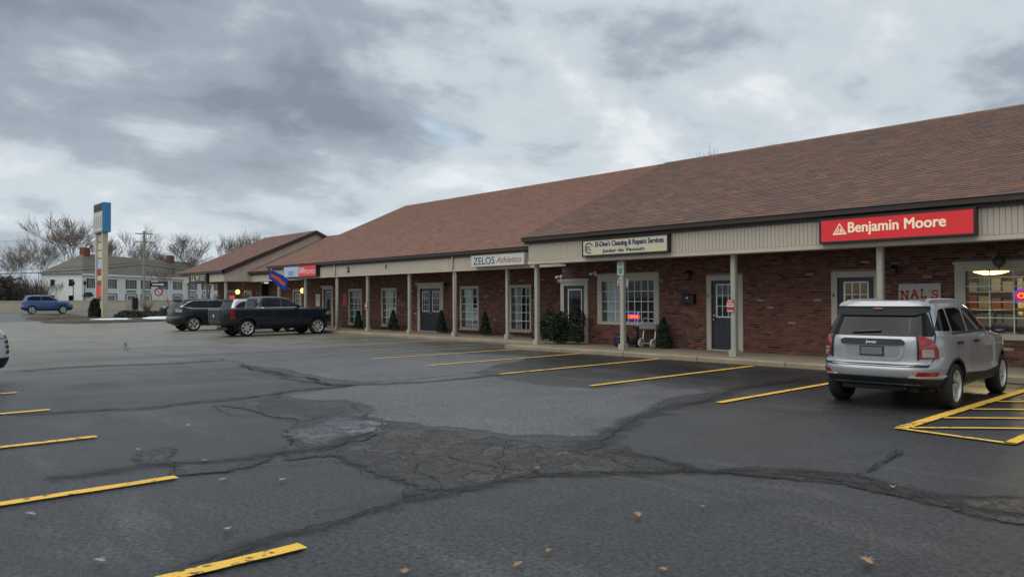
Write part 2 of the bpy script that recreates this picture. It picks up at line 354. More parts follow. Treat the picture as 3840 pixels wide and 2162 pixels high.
PATCH = {
 'light': ([(-12.42,5.97),(-13.10,7.92),(-13.50,10.72),(-12.20,10.78),(-9.40,10.54),(-9.03,11.83),(-7.45,11.67),(-7.13,9.53),(-6.24,7.60),(-5.97,6.96),(-6.20,6.53),(-6.82,6.08),(-7.87,5.86),(-8.86,5.66),(-9.43,5.57),(-9.89,6.08),(-11.03,6.30),(-11.49,5.83)],
           [(-19.29,7.93),(-19.54,10.41),(-19.66,14.34),(-15.97,15.33),(-13.38,11.51),(-12.94,9.13),(-13.22,7.90),(-15.41,7.92),(-17.69,7.95)]),
 'cracked': ([(-11.97,4.54),(-12.60,6.02),(-11.31,5.74),(-10.56,6.31),(-9.84,6.02),(-8.74,5.59),(-7.78,5.79),(-6.74,6.01),(-6.15,6.47),(-5.93,6.92),(-4.95,6.47),(-4.11,6.29),(-4.77,5.40),(-5.07,4.91),(-5.19,3.99),(-5.34,3.61),(-5.63,3.89),(-6.58,3.93),(-7.16,4.00),(-7.38,3.48),(-7.89,3.68),(-8.41,4.04),(-9.02,4.29),(-9.62,4.77),(-10.65,4.73)],
             [(-4.93,6.45),(-4.32,6.28),(-4.09,6.33),(-3.75,6.83),(-3.15,7.18),(-2.69,7.00),(-2.41,6.85),(-1.78,7.42),(-1.46,6.46),(-1.60,6.38),(-2.38,6.53),(-3.09,6.64),(-3.70,6.37),(-4.11,6.2)],
             [(-8.86,2.51),(-9.03,2.98),(-8.23,2.73),(-7.77,3.07),(-7.79,3.63),(-7.47,3.53),(-7.24,2.86),(-7.48,2.47),(-7.82,2.62),(-8.22,2.33)]),
 'wet_sheen': ([(-8.89,4.22),(-9.07,4.66),(-9.74,5.40),(-9.26,5.54),(-8.47,5.60),(-8.09,5.14),(-7.97,4.61),(-7.51,4.17),(-7.95,4.04),(-8.48,4.08)],),
 'dark': ([(-3.09,6.97),(-3.19,7.58),(-3.36,8.65),(-3.25,8.70),(-3.06,7.51),(-3.01,6.99)], [(-4.88,1.54),(-4.96,1.96),(-5.02,2.20),(-5.02,2.37),(-4.96,2.31),(-4.75,1.88),(-4.69,1.64)])}
zl = {'light': .004, 'cracked': .008, 'wet_sheen': .012, 'dark': .013}
nm = {'light': 'asphalt_patch', 'cracked': 'cracked_patch', 'wet_sheen': 'damp_sheen_patch', 'dark': 'tar_patch'}
pj = 0
for k, ps in PATCH.items():
    for p in ps:
        pj += 1
        rp = ragged(p, .12, 2); bm = bmesh.new(); bm.faces.new([bm.verts.new((q[0], q[1], zl[k]+pj*.00012)) for q in rp]); fade = {'light': .34, 'cracked': .22, 'wet_sheen': .26, 'dark': .06}[k]
        for ax in (0, 1):
            a0, a1 = min(q[ax] for q in rp), max(q[ax] for q in rp); c = a0
            while c < a1: bmesh.ops.bisect_plane(bm, geom=bm.verts[:]+bm.edges[:]+bm.faces[:], plane_co=[c if i == ax else 0 for i in range(3)], plane_no=[float(i == ax) for i in range(3)], dist=1e-5); c += fade*.5
        A_ = np.array(rp); B_ = np.roll(A_, -1, 0); D_ = B_-A_; ed_ = []
        for v in bm.verts:
            q = np.array(v.co[:2]); t_ = np.clip(((q-A_)*D_).sum(1)/np.maximum((D_*D_).sum(1), 1e-9), 0, 1); ed_.append(min(1., float(np.hypot(*(A_+D_*t_[:, None]-q).T).min())/fade))
        me = bpy.data.meshes.new(nm[k]); bm.to_mesh(me); bm.free()
        at_ = me.attributes.new('edge', 'FLOAT', 'POINT'); at_.data.foreach_set('value', ed_); me.materials.append(MT[k]); link(nm[k], me, lot)
CR = [([(-13.17,1.96),(-12.79,2.75),(-12.39,3.62),(-12.54,4.76),(-12.82,6.20),(-12.85,7.68),(-12.34,9.20),(-12.38,10.59),(-12.70,12.19)], .035),
 ([(-18.98,7.90),(-16.02,7.56),(-13.78,7.34),(-12.79,7.56)], .09),
 ([(-4.87,1.70),(-4.93,1.95),(-4.99,2.18),(-5.05,2.56),(-5.13,3.06),(-5.22,3.52),(-5.17,3.97),(-5.18,4.47),(-5.04,5.14),(-4.55,5.70),(-4.10,6.27),(-3.49,6.70),(-2.83,6.85),(-2.33,6.71),(-1.99,6.64),(-1.62,6.72)], .02),
 ([(-5.53,6.00),(-5.93,6.92),(-6.28,7.56),(-6.65,8.35),(-6.99,9.54),(-7.10,10.89),(-7.49,12.93),(-7.51,15.49)], .03),
 ([(-5.47,6.38),(-4.88,6.39),(-4.28,6.22),(-4.06,6.29),(-3.89,6.69),(-3.41,6.95),(-3.11,7.10),(-2.66,6.93),(-2.40,6.82),(-1.78,7.39)], .016),
 ([(-8.18,1.52),(-8.06,2.00),(-8.04,2.65),(-7.77,3.07),(-7.79,3.63),(-7.67,4.23),(-8.07,5.16)], .025),
 ([(-8.04,2.65),(-7.73,2.59),(-7.46,2.46),(-7.29,2.88),(-7.20,3.40),(-6.99,3.90),(-6.58,3.93),(-5.61,3.87),(-5.34,3.61),(-5.17,3.97)], .014),
 ([(-20.86,3.11),(-21.29,4.83),(-20.56,6.68),(-20.80,8.21)], .03), ([(-32.39,9.02),(-28.29,7.98),(-26.01,7.48),(-21.84,8.17),(-19.07,8.15)], .035),
 ([(-8.89,4.22),(-8.09,3.96),(-7.51,4.17),(-7.75,4.38),(-8.74,5.59),(-9.33,5.57)], .016), ([(-7.54,4.21),(-6.87,4.59),(-6.33,4.87),(-5.52,4.92),(-5.04,5.14)], .012),
 ([(-8.07,5.16),(-7.13,5.31),(-6.41,5.72),(-5.53,6.00),(-5.20,6.06),(-4.60,5.89)], .012), ([(-3.10,7.07),(-3.15,7.62),(-3.33,8.62)], .02),
 ([(-11.97,4.54),(-10.67,4.44),(-10.10,4.77),(-9.56,4.74),(-9.76,5.38)], .016), ([(-6.87,4.59),(-5.99,4.18),(-5.17,3.97)], .01), ([(-6.41,5.72),(-5.87,5.07),(-5.52,4.92),(-5.18,4.47)], .01)]
MT['crack'] = M('crack_fill', (.010, .010, .010), .85, var=.2)
for ci, (pl, w) in enumerate(CR):
    pts = [Vector(p) for p in pl]
    for k in range(4):
        new = []
        for p, q in zip(pts, pts[1:]):
            d = q-p; new += [p, (p+q)*.5+Vector((-d.y, d.x))*random.uniform(-.13, .13)]
        pts = new+[pts[-1]]
    cb = MB(); L = []
    for i, p in enumerate(pts):
        d = (pts[min(i+1, len(pts)-1)]-pts[max(i-1, 0)]).normalized(); nn = Vector((-d.y, d.x)); ww = w*.5*random.uniform(.25, 1.35)*min(1, .3+i*.25, .3+(len(pts)-1-i)*.25)
        L += [(p+nn*ww), (p-nn*ww)]
    cb.add([(p.x, p.y, .0150+ci*.00008) for p in L], [(2*i, 2*i+1, 2*i+3, 2*i+2) for i in range(len(pts)-1)])
    cb.build('pavement_crack', MT['crack'], lot)
for ci, (pl, w) in enumerate(((CR[0][0], .5), (CR[1][0], .5), (CR[2][0], .34), (CR[3][0], .5), (CR[5][0], .45), (CR[4][0], .3), (CR[7][0], .8))):
    pts = [Vector(p) for p in pl]
    for k in range(2):
        new = []
        for p, q in zip(pts, pts[1:]): d = q-p; new += [p, (p+q)*.5+Vector((-d.y, d.x))*random.uniform(-.1, .1)]
        pts = new+[pts[-1]]
    vs = []; ed_ = []
    for i, p in enumerate(pts):
        d = (pts[min(i+1, len(pts)-1)]-pts[max(i-1, 0)]).normalized(); nn = Vector((-d.y, d.x)); e_ = 0. if i in (0, len(pts)-1) else .62
        for s_, v_ in ((1, 0.), (0, e_), (-1, 0.)): q = p+nn*s_*w*random.uniform(.35, .75); vs.append((q.x, q.y, .0138+ci*.00009)); ed_.append(v_)
    me = bpy.data.meshes.new('crack_stain'); me.from_pydata(vs, [], [(3*i+j, 3*i+j+1, 3*i+j+4, 3*i+j+3) for i in range(len(pts)-1) for j in (0, 1)]); at_ = me.attributes.new('edge', 'FLOAT', 'POINT'); at_.data.foreach_set('value', ed_)
    me.materials.append(MT['dark']); link('crack_stain', me, lot)
def stripe(p, q, w, mt):
    p, q = Vector(p), Vector(q); d = (q-p).normalized(); nn = Vector((-d.y, d.x))*w*.5
    n = max(4, int((q-p).length/.12)); mb = MB(); vs = []
    for i in range(n+1):
        c = p+(q-p)*(i/n); a = random.uniform(.9, 1.06); b = random.uniform(.9, 1.06)
        vs += [(*(c+nn*a), .0185), (*(c-nn*b), .0185)]
    mb.add(vs, [(2*i, 2*i+1, 2*i+3, 2*i+2) for i in range(n)]); return mb.build('painted_line', MT[mt], lot)
for x, y0, y1 in ((-15.3, 11.15, 16.7), (-12.45, 10.95, 16.65), (-9.58, 10.68, 16.5), (-6.66, 10.4, 16.3), (-3.8, 9.98, 16.2)): stripe((x, y0), (x-.05, y1), .125 if x < -4 else .15, 'yellow')
for x, y0, y1 in ((-18.1, 11.25, 16.6), (-20.9, 12.6, 18.4), (-23.8, 12.6, 18.4), (-26.6, 12.1, 18.3), (-29.5, 12.2, 18.3), (-32.5, 12.2, 18.3), (-36.2, 12.2, 18.3), (-39.9, 12.2, 18.3)): stripe((x, y0), (x, y1), .1, 'yellow' if x > -19 else 'faded')
for x, y0 in ((-4.72, 2.4), (-7.35, 2.47), (-10.2, 2.5), (-13.2, 2.6), (-16.07, 2.65)): stripe((x, y0), (x, -2.8), .135, 'yellow')
stripe((-3.86, 9.97), (-2.52, 9.82), .095, 'yellow'); stripe((-2.58, 9.8), (-2.58, 16.2), .13, 'yellow')
for y in (10.12, 11.25, 12.4, 13.6): stripe((-3.74, y), (-2.64, y+1.05), .085, 'yellow')
# sidewalks with kerb stones
sw = tag(box(-18.75, 8, 17.0, 19.32, -.02, .115).build('sidewalk', MT['concrete']), 'concrete walk under the canopy of the near shops', kind='structure')
k0 = MB().prism([(0, 0), (.16, 0), (.16, .125), (.03, .125), (0, .10)], 0, 2.42, 'x').mesh('kerb_stone', MT['kerb'])
x = -18.75
while x < 6: link('kerb_stone', k0, sw, (x+.008, 16.845+random.uniform(-.006, .006), random.uniform(-.006, .004)-.001)); x += 2.44
sw2 = tag(box(-58, -18.76, 18.75, 23.4, -.02, .113).build('sidewalk', MT['concrete']), 'concrete walk under the canopy of the far shops', kind='structure')
x = -58.
while x < -19.5: link('kerb_stone', k0, sw2, (x+.008, 18.59, -.012)); x += 2.44
MB().box(-18.9, -18.752, 16.86, 18.74, -.02, .122).build('kerb_stone', MT['kerb'], sw)
# planting island by the road
ib = MB(); ring_ = [(-60.8,13.4),(-60.6,15.5),(-61.5,19),(-64,23.5),(-68,25.5),(-70.8,23),(-71,17),(-68.5,12.8),(-64,12.2)]
c0 = (-66, 18); rings = [(1.0, .004), (.97, .13), (.8, .2), (.45, .28), (.0, .3)]
vs = [(c0[0]+(p[0]-c0[0])*s, c0[1]+(p[1]-c0[1])*s, z+random.uniform(-.02, .02)*(z > .01)) for s, z in rings for p in ring_]; n = len(ring_)
ib.add(vs, [(i*n+k, i*n+(k+1) % n, (i+1)*n+(k+1) % n, (i+1)*n+k) for i in range(4) for k in range(n)])
MT['mulch'] = M('mulch', (.075, .06, .042), .95, var=.4, scale=2, bump=.7, bscale=18)
tag(ib.build('planting_bed', MT['mulch'], smooth=True), 'brown mulched planting island at the lot entrance', kind='structure')

# ---------------------------------------------------------------- shop buildings
BP = [tuple(q*k for q, k in zip(c, (.70, .75, .70))) for c in [(.215, .066, .046), (.18, .056, .042), (.255, .082, .055), (.15, .05, .04), (.29, .105, .07), (.11, .044, .038), (.20, .075, .058), (.235, .07, .045), (.05, .026, .026), (.40, .32, .27)]]
BW = [9, 9, 7, 9, 4, 7, 7, 8, 2.5, .8]
SP0 = [tuple(1.22*v for v in c) for c in [(.175, .098, .076), (.20, .108, .08), (.155, .088, .070), (.225, .115, .075), (.135, .088, .078), (.165, .10, .083), (.19, .10, .072), (.125, .085, .078), (.24, .125, .08), (.15, .10, .09)]]
SWt = [9, 8, 8, 5, 4, 7, 8, 3, 2, 4]
def brick_wall(wall, x0, x1, z0, z1, y, openings, region=None, cap=300):
    """running-bond bricks on the plane y (face towards -Y); openings are (x0, x1, z0, z1)"""
    cache = {}; mb = MB(); n = 0; h, L, gp = .0677, .205, .010; row = 0; z = z0; cand = []
    while z+h < z1:
        x = x0-(L/2 if row % 2 else 0)
        while x < x1:
            segs = [(max(x, x0), min(x+L-gp, x1))]
            for a, b, c, d in openings:
                if z+h-gp > c and z < d:
                    ns = []
                    for s, e in segs:
                        if e <= a or s >= b: ns.append((s, e))
                        else:
                            if s < a: ns.append((s, a))
                            if e > b: ns.append((b, e))
                    segs = ns
            for s, e in segs:
                if e-s < .02: continue
                ci = random.choices(range(10), BW)[0]; yy = y-random.uniform(.002, .011)
                full = abs(e-s-(L-gp)) < 1e-4
                if full and region and region[0] < s and e < region[1] and region[2] < z < region[3]: cand.append((s, yy, z, ci))
                else:
                    j = random.uniform(.7, 1.3); mb.bev(s, e, yy, y+.02, z, z+h-gp, .005, tuple(v*j for v in BP[ci]))
            x += L
        z += h; row += 1
    for q, (s, yy, zz, ci) in enumerate(cand):
        if q >= cap: mb.bev(s, s+L-gp, yy, y+.02, zz, zz+h-gp, .005, BP[ci]); continue
        if ci not in cache: cache[ci] = MB().bev(0, L-gp, 0, .03, 0, h-gp, .005, BP[ci]).mesh('brick', MT['brick'])
        w = WLOC[wall.name]; link('brick', cache[ci], wall, (s-w.x, yy-w.y, zz-w.z))
    o = mb.build('brickwork', MT['brick'], wall, fix=False); o['kind'] = 'stuff'
def backing(parent, x0, x1, z0, z1, y, openings, name='wall'):
    mb = MB(); cuts = sorted({x0, x1, *[o[0] for o in openings], *[o[1] for o in openings]})
    for a, b in zip(cuts, cuts[1:]):
        zs = [(z0, z1)]
        for o in openings:
            if o[0] <= a+1e-6 and o[1] >= b-1e-6:
                ns = []
                for s, e in zs:
                    if o[2] > s: ns.append((s, min(e, o[2])))
                    if o[3] < e: ns.append((max(s, o[3]), e))
                zs = ns
        for s, e in zs: mb.box(a, b, y, y+.22, s, e)
    return mb.build(name, MT['mortar'], parent)
def shingle_roof(roof, x0, x1, ye, ze, yr, zr, region=None, cap=300, tint=(1., 1., 1.)):
    mean = (.172, .100, .078); vr = 1.05 if tint[0] < .9 else .45; SP = [tuple((vr*c[i]+(1.1-vr)*mean[i])*tint[i] for i in range(3)) for c in SP0]
    sl_ = math.hypot(yr-ye, zr-ze); cy, cz = (yr-ye)/sl_, (zr-ze)/sl_; ny, nz = -cz, cy
    ex = .145; WS = (.27, .31, .35, .39); mb = MB(); cand = []; cache = {}
    def geo(mb, xa, wd, s, col, o=(0, 0, 0)):
        P = lambda x, t, hh: (x-o[0], ye+cy*t+ny*hh-o[1], ze+cz*t+nz*hh-o[2])
        e = min(s+ex*1.12, sl_)
        mb.add([P(xa, s, 0), P(xa+wd, s, 0), P(xa+wd, s, .017), P(xa, s, .017), P(xa+wd, e, .003), P(xa, e, .003)], [(0, 1, 2, 3), (3, 2, 4, 5), (1, 4, 2), (0, 3, 5)], col)
    s = 0.; row = 0
    while s < sl_-.05:
        x = x0-random.uniform(0, .2)
        while x < x1:
            wi = random.randrange(4); wd = WS[wi]; a, b = max(x, x0), min(x+wd, x1); ci = random.choices(range(10), SWt)[0]
            if b-a > .02:
                if region and region[0] < a and b < region[1] and row < region[2] and b-a > wd-1e-4: cand.append((a, wi, s, ci))
                else:
                    j = random.uniform(.85, 1.12); geo(mb, a, b-a-.006, s, tuple(v*j for v in SP[ci]))
            x += wd
        s += ex; row += 1
    for q, (a, wi, s, ci) in enumerate(cand):
        if q >= cap: geo(mb, a, WS[wi]-.006, s, SP[ci]); continue
        if (wi, ci) not in cache:
            t = MB(); geo(t, 0, WS[wi]-.006, 0, SP[ci], (0, ye, ze)); cache[wi, ci] = t.mesh('shingle', MT['shingle'], fix=False)
        w = WLOC[roof.name]; link('shingle', cache[wi, ci], roof, (a-w.x, ye+cy*s-w.y, ze+cz*s-w.z))
    o = mb.build('shingle_courses', MT['shingle'], roof, fix=False); o['kind'] = 'stuff'
def window(parent, x0, x1, z0, z1, y, cols, rows, cas=.1, head=.16, sill=True, label=None):
    """x0..z1 is the glazed opening; the casing lies outside it"""
    mb = MB(); f = y-.035; e = .004
    mb.box(x0-cas, x0, f, y+.02, z0-.1, z1+head); mb.box(x1, x1+cas, f, y+.02, z0-.1, z1+head)
    mb.box(x0+e, x1-e, f+.003, y+.02, z1, z1+head-.003); mb.box(x0+e, x1-e, f+.003, y+.02, z0-.1, z0)
    if head > .14: mb.box(x0-cas-.03, x1+cas+.03, f-.03, f-.001, z1+head-.045, z1+head+.012)
    if sill: mb.box(x0-cas-.03, x1+cas+.03, f-.04, f-.001, z0-.13, z0-.085)
    w = mb.build('window', MT['trim'], parent)
    if label: w['label'] = label
    b = .011
    for i in range(1, cols): x = x0+(x1-x0)*i/cols; box(x-b, x+b, y+.03, y+.055, z0, z1).build('muntin', MT['white'], w)
    for j in range(1, rows): z = z0+(z1-z0)*j/rows; box(x0, x1, y+.033, y+.052, z-b, z+b).build('muntin', MT['white'], w)
    pw, ph = (x1-x0)/cols, (z1-z0)/rows
    pm = MB().box(0, pw-.004, 0, .004, 0, ph-.004).mesh('pane', MT['glass'])
    o = WLOC[w.name]
    for i in range(cols):
        for j in range(rows): link('pane', pm, w, (x0+pw*i+.002-o.x, y+.041-o.y, z0+ph*j+.002-o.z))
    return w
def door(parent, x0, x1, z1, y, lites=(3, 3), cas=.14, leaves=1, z0=.118, lz=(.48, .94), hinge=1, pediment=False, number=None):
    mb = MB(); f = y-.03
    mb.box(x0-cas, x0, f, y+.02, z0, z1+cas); mb.box(x1, x1+cas, f, y+.02, z0, z1+cas); mb.box(x0+.003, x1-.003, f+.003, y+.02, z1, z1+cas-.003)
    if pediment: mb.box(x0-cas-.1, x1+cas+.1, f-.06, f-.001, z1+cas+.002, z1+cas+.07); mb.box(x0-cas-.05, x1+cas+.05, f-.035, f-.001, z1+cas-.05, z1+cas)
    mb.box(x0, x1, y-.02, y+.1, z0-.002, z0+.03)
    d = mb.build('door', MT['trim'], parent)
    wd = (x1-x0)/leaves; H = z1-z0
    for k in range(leaves):
        a = x0+wd*k+.006; b = a+wd-.012; lb = MB(); gx0, gx1 = a+wd*.17, b-wd*.17; g0, g1 = z0+H*lz[0], z0+H*lz[1]; ya, yb = y+.03, y+.075
        lb.box(a, gx0, ya, yb, z0+.03, z1-.004); lb.box(gx1, b, ya, yb, z0+.03, z1-.004); lb.box(gx0, gx1, ya+.001, yb, z0+.03, g0); lb.box(gx0, gx1, ya+.001, yb, g1, z1-.004)
        for (p0, p1) in ((a+.12, (a+b)/2-.04), ((a+b)/2+.04, b-.12)): lb.bev(p0, p1, ya-.008, ya+.0005, z0+.14, g0-.12, .012)
        lb.build('door_leaf', MT['dkdoor'], d)
        fm = MB()
        for q in range(lites[0]+1): xx = gx0+(gx1-gx0)*q/lites[0]; bw = .018 if q in (0, lites[0]) else .009; fm.box(xx-bw, xx+bw, ya-.006, ya+.02, g0, g1)
        for q in range(lites[1]+1): zz = g0+(g1-g0)*q/lites[1]; bw = .018 if q in (0, lites[1]) else .009; fm.box(gx0, gx1, ya-.004, ya+.018, zz-bw, zz+bw)
        fm.build('glazing_bars', MT['white'], d)
        for i in range(lites[0]):
            for j in range(lites[1]):
                box(gx0+(gx1-gx0)*i/lites[0]+.009, gx0+(gx1-gx0)*(i+1)/lites[0]-.009, ya+.008, ya+.012, g0+(g1-g0)*j/lites[1]+.009, g0+(g1-g0)*(j+1)/lites[1]-.009).build('pane', MT['glass'], d)
        hx = (b-.07 if hinge > 0 else a+.07) if leaves == 1 else (b-.06 if k == 0 else a+.06)
        MB().lathe([(.0, 0), (.028, .005), (.03, .03), (.012, .05), (.012, .07)], (hx, ya-.07, z0+H*.44), 10, 'y').build('handle', MT['chrome'], d, smooth=True)
        MB().lathe([(.0, 0), (.024, .0), (.024, .02)], (hx, ya-.02, z0+H*.50), 10, 'y').build('deadbolt', MT['chrome'], d)
    if number: text(number, (x0-cas*.75, f-.008, z0+H*.76), (.055, 0, 0), (0, 0, .1), MT['black'], 'door_number', d, bold=.02)
    return d
def post(parent, x, y, zt, w=.14, z0=.115):
    mb = MB(); h = w/2; c = .018
    pl = [(x-h+c, y-h), (x+h-c, y-h), (x+h, y-h+c), (x+h, y+h-c), (x+h-c, y+h), (x-h+c, y+h), (x-h, y+h-c), (x-h, y-h+c)]
    mb.prism(pl, z0+.17, zt, 'z'); p = mb.build('post', MT['post'], parent)
    h += .035; MB().box(x-h, x+h, y-h, y+h, z0, z0+.172).build('plinth', MT['post'], p)
    return p
def gutter(parent, x0, x1, y, z0, z1):
    MB().prism([(y+.15, z0-.07), (y+.15, z1), (y, z1), (y, z1-.025), (y+.012, z1-.045), (y+.03, z0+.03), (y+.06, z0), (y+.13, z0), (y+.13, z0-.07)], x0, x1, 'x').build('gutter', MT['gutter'], parent)
def roof(parent, x0, x1, ye, ze, yr, zr, yb):
    t = .12; mb = MB(); mb.prism([(ye, ze-.004), (yr, zr-.004), (yb, ze-.004), (yb, ze-t), (yr, zr-t*1.3), (ye, ze-t)], x0, x1, 'x')
    r = mb.build('roof', MT['gutter'], parent)
    cp = MB(); x = x0
    while x < x1: cp.prism([(yr-.16, zr-.062), (yr, zr+.02+random.uniform(0, .006)), (yr+.16, zr-.062), (yr+.155, zr-.075), (yr, zr+.0), (yr-.155, zr-.075)], x, min(x+.31, x1), 'x', random.choice(SP0)); x += .3
    cp.build('ridge_cap', MT['shingle'], r)
    return r
def siding_boards(fascia, x0, x1, y, z0, z1, single):
    w = .105; n = int((x1-x0)/w); o = WLOC[fascia.name]
    if single:
        me = MB().bev(0, w-.006, 0, .022, 0, z1-z0, .008).mesh('siding_board', MT['siding'])
        for i in range(n): link('siding_board', me, fascia, (x0+i*w-o.x, y-.02-o.y, z0-o.z))
    else:
        mb = MB()
        for i in range(n): mb.bev(x0+i*w, x0+i*w+w-.006, y-.02, y+.002, z0, z1, .008)
        mb.build('siding_boards', MT['siding'], fascia, fix=False)['kind'] = 'stuff'

# near block -----------------------------------------------------------------
A = empty('shop_building', (-9, 17.72, 0), 'brick shop block nearest the camera with brown shingle roof and beige canopy fascia', 'building')
wy = 19.3
opA = [(-16.76, -14.63, .88, 2.19), (-18.5, -17.55, .1, 2.08), (-12.57, -11.69, .1, 2.14), (-8.85, -7.93, .1, 2.14), (-5.9, -3.1, .82, 2.22)]
wallA = backing(A, -18.6, 2., .0, 3.2, wy+.004, opA); brick_wall(wallA, -18.6, 0., .118, 2.9, wy, [(-16.95, -14.42, .79, 2.43), (-18.7, -17.37, .1, 2.25), (-12.72, -11.54, .1, 2.29), (-9.0, -7.78, .1, 2.29), (-6.13, -2.9, .71, 2.44)], (-11.5, -9.05, .118, 2.05))
box(-18.6, -18.38, wy+.23, 30, 0, 3.4).build('wall', MT['mortar'], A)
# rooms behind the glass
def room(parent, x0, x1, y0, y1, mt, z0=.1, z1=2.75):
    mb = MB(); mb.add([(x0,y0,z0),(x1,y0,z0),(x1,y1,z0),(x0,y1,z0),(x0,y0,z1),(x1,y0,z1),(x1,y1,z1),(x0,y1,z1)], [(0,1,2,3),(7,6,5,4),(1,5,6,2),(2,6,7,3),(3,7,4,0)])
    return mb.build('interior', MT[mt], parent, fix=False)
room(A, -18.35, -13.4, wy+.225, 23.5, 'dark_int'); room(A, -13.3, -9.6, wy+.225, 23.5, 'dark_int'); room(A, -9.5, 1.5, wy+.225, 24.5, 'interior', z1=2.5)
window(A, -16.76, -14.63, .88, 2.19, wy, 8, 4, .19, .24, False, 'wide white gridded shop window with open sign')
window(A, -5.9, -3.1, .82, 2.22, wy, 6, 4, .22, .2, True, 'lit shop window behind the silver car')
door(A, -18.5, -17.55, 2.08, wy, (1, 1), .16, hinge=-1, lz=(.3, .93), pediment=True); door(A, -12.57, -11.69, 2.14, wy, (3, 3), .15, hinge=-1, number='5'); door(A, -8.85, -7.93, 2.14, wy, (3, 3), .15, number='6')
for x in (-18.24, -14.58, -10.86, -7.14, -3.48, .18): post(A, x, 17.72, 2.79)
fa = MB().box(-18.36, 3, 17.47, 17.9, 2.88, 3.52); fa.box(-18.36, -18.1, 17.9, 19.3, 2.88, 3.52)
fA = fa.build('fascia', MT['siding'], A); siding_boards(fA, -18.36, 0.6, 17.468, 2.875, 3.52, True)
MB().box(-18.38, 3, 17.435, 17.92, 2.775, 2.872).build('canopy_beam', MT['siding'], A)
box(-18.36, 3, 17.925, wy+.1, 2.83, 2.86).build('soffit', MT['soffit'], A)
gutter(A, -18.5, 3, 17.27, 3.5, 3.645)
rA = roof(A, -18.5, 3, 17.25, 3.645, 25.2, 7.05, 33.1); shingle_roof(rA, -18.5, .8, 17.22, 3.64, 25.2, 7.05, (-8.2, -4.3, 24), tint=(.72, .77, .76))
MB().add([(-18.4, 17.5, 3.5), (-18.4, 25.2, 6.9), (-18.4, 33, 3.5), (-18.3, 17.5, 3.5), (-18.3, 25.2, 6.9), (-18.3, 33, 3.5)], [(0, 1, 2), (3, 5, 4)]).build('gable', MT['siding'], A)
# far block of the row ---------------------------------------------------------
B = empty('shop_building', (-30, 19.4, 0), 'long brick shop block set back in the middle of the row with dark double doors', 'building')
wb = 21.2
wins = [(-36.25, -35.1, 3), (-33.03, -31.86, 4), (-26.62, -25.52, 3), (-23.32, -22.23, 4)]
opB = [(a, b, .40, 2.08) for a, b, c in wins]+[(-29.78, -28.18, .1, 2.13), (-39.1, -38.2, .1, 2.2)]
wallB = backing(B, -41.6, -18.62, 0, 3.2, wb+.004, opB); brick_wall(wallB, -41.6, -18.62, .118, 2.9, wb, [(a-.1, b+.1, .28, 2.2) for a, b, c in wins]+[(-30.0, -27.95, .1, 2.3), (-39.25, -38.05, .1, 2.35)], (-25.3, -23.5, .118, 1.95), 250)
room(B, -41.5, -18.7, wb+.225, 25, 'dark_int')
for (a, b, c), lb in zip(wins, ('tall window with coloured posters inside', 'tall window with white paper panel, left of the double doors', 'tall window with white paper panel, right of the double doors', 'tall clear gridded window nearest the near block')): window(B, a, b, .40, 2.08, wb, c, 5, .09, .12, True, lb)
door(B, -29.78, -28.18, 2.13, wb, (3, 3), .2, 2, lz=(.47, .93), pediment=True); door(B, -39.1, -38.2, 2.2, wb, (1, 1), .14, lz=(.25, .93), pediment=True)
for x in (-21.6, -24.86, -28.09, -31.56, -34.46, -37.8, -41.0): post(B, x, 19.42, 2.79, .13)
fB = box(-41.7, -18.37, 19.27, 19.6, 2.86, 3.4).build('fascia', MT['siding'], B); siding_boards(fB, -41.7, -18.37, 19.268, 2.858, 3.4, False)
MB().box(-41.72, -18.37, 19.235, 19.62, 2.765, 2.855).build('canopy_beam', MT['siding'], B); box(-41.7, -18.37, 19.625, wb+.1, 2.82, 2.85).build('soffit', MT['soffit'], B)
gutter(B, -41.85, -18.51, 19.07, 3.38, 3.54)
rB = roof(B, -41.85, -18.3, 19.05, 3.54, 28.6, 7.75, 38.1); shingle_roof(rB, -41.85, -18.52, 19.02, 3.535, 28.6, 7.75, tint=(1.10, 1.03, .97))
MB().prism([(19.2, 3.3), (28.6, 7.6), (38, 3.3)], -41.7, -41.5, 'x').build('gable', MT['siding'], B)
for x in (-24.72, -34.3):
    MB().tube([(x, 19.2, 3.4), (x, 19.2, 2.86), (x+.02, 19.26, 2.76), (x+.06, 19.33, 2.66), (x+.06, 19.33, .16)], .042, 8).build('downspout', MT['trim'], B, smooth=True)
# end block ------------------------------------------------------------------
C_ = empty('shop_building', (-52, 20, 0), 'gabled end block of the brick row farthest from the camera', 'building')
wc = 22.2
opC = [(-52.2, -51.2, .1, 2.15), (-55.4, -53.9, .7, 2.2)]
wallC = backing(C_, -57.2, -50, 0, 3.2, wc+.004, opC); brick_wall(wallC, -57.2, -50, .118, 2.9, wc, [(-52.35, -51.05, .1, 2.3), (-55.5, -53.8, .58, 2.32)])
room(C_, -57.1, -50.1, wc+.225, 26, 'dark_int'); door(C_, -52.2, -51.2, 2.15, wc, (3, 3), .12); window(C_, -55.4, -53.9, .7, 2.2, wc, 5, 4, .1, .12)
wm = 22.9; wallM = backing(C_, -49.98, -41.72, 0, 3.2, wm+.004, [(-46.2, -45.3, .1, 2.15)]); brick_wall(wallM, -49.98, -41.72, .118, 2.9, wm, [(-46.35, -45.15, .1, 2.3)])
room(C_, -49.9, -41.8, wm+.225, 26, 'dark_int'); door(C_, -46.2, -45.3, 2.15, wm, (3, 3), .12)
for x in (-57.0, -53.5, -50.1): post(C_, x, 20.0, 2.86, .16)
fC = box(-57.3, -49.98, 19.8, 20.1, 2.86, 3.45).build('fascia', MT['siding'], C_); siding_boards(fC, -57.3, -49.98, 19.798, 2.858, 3.45, False)
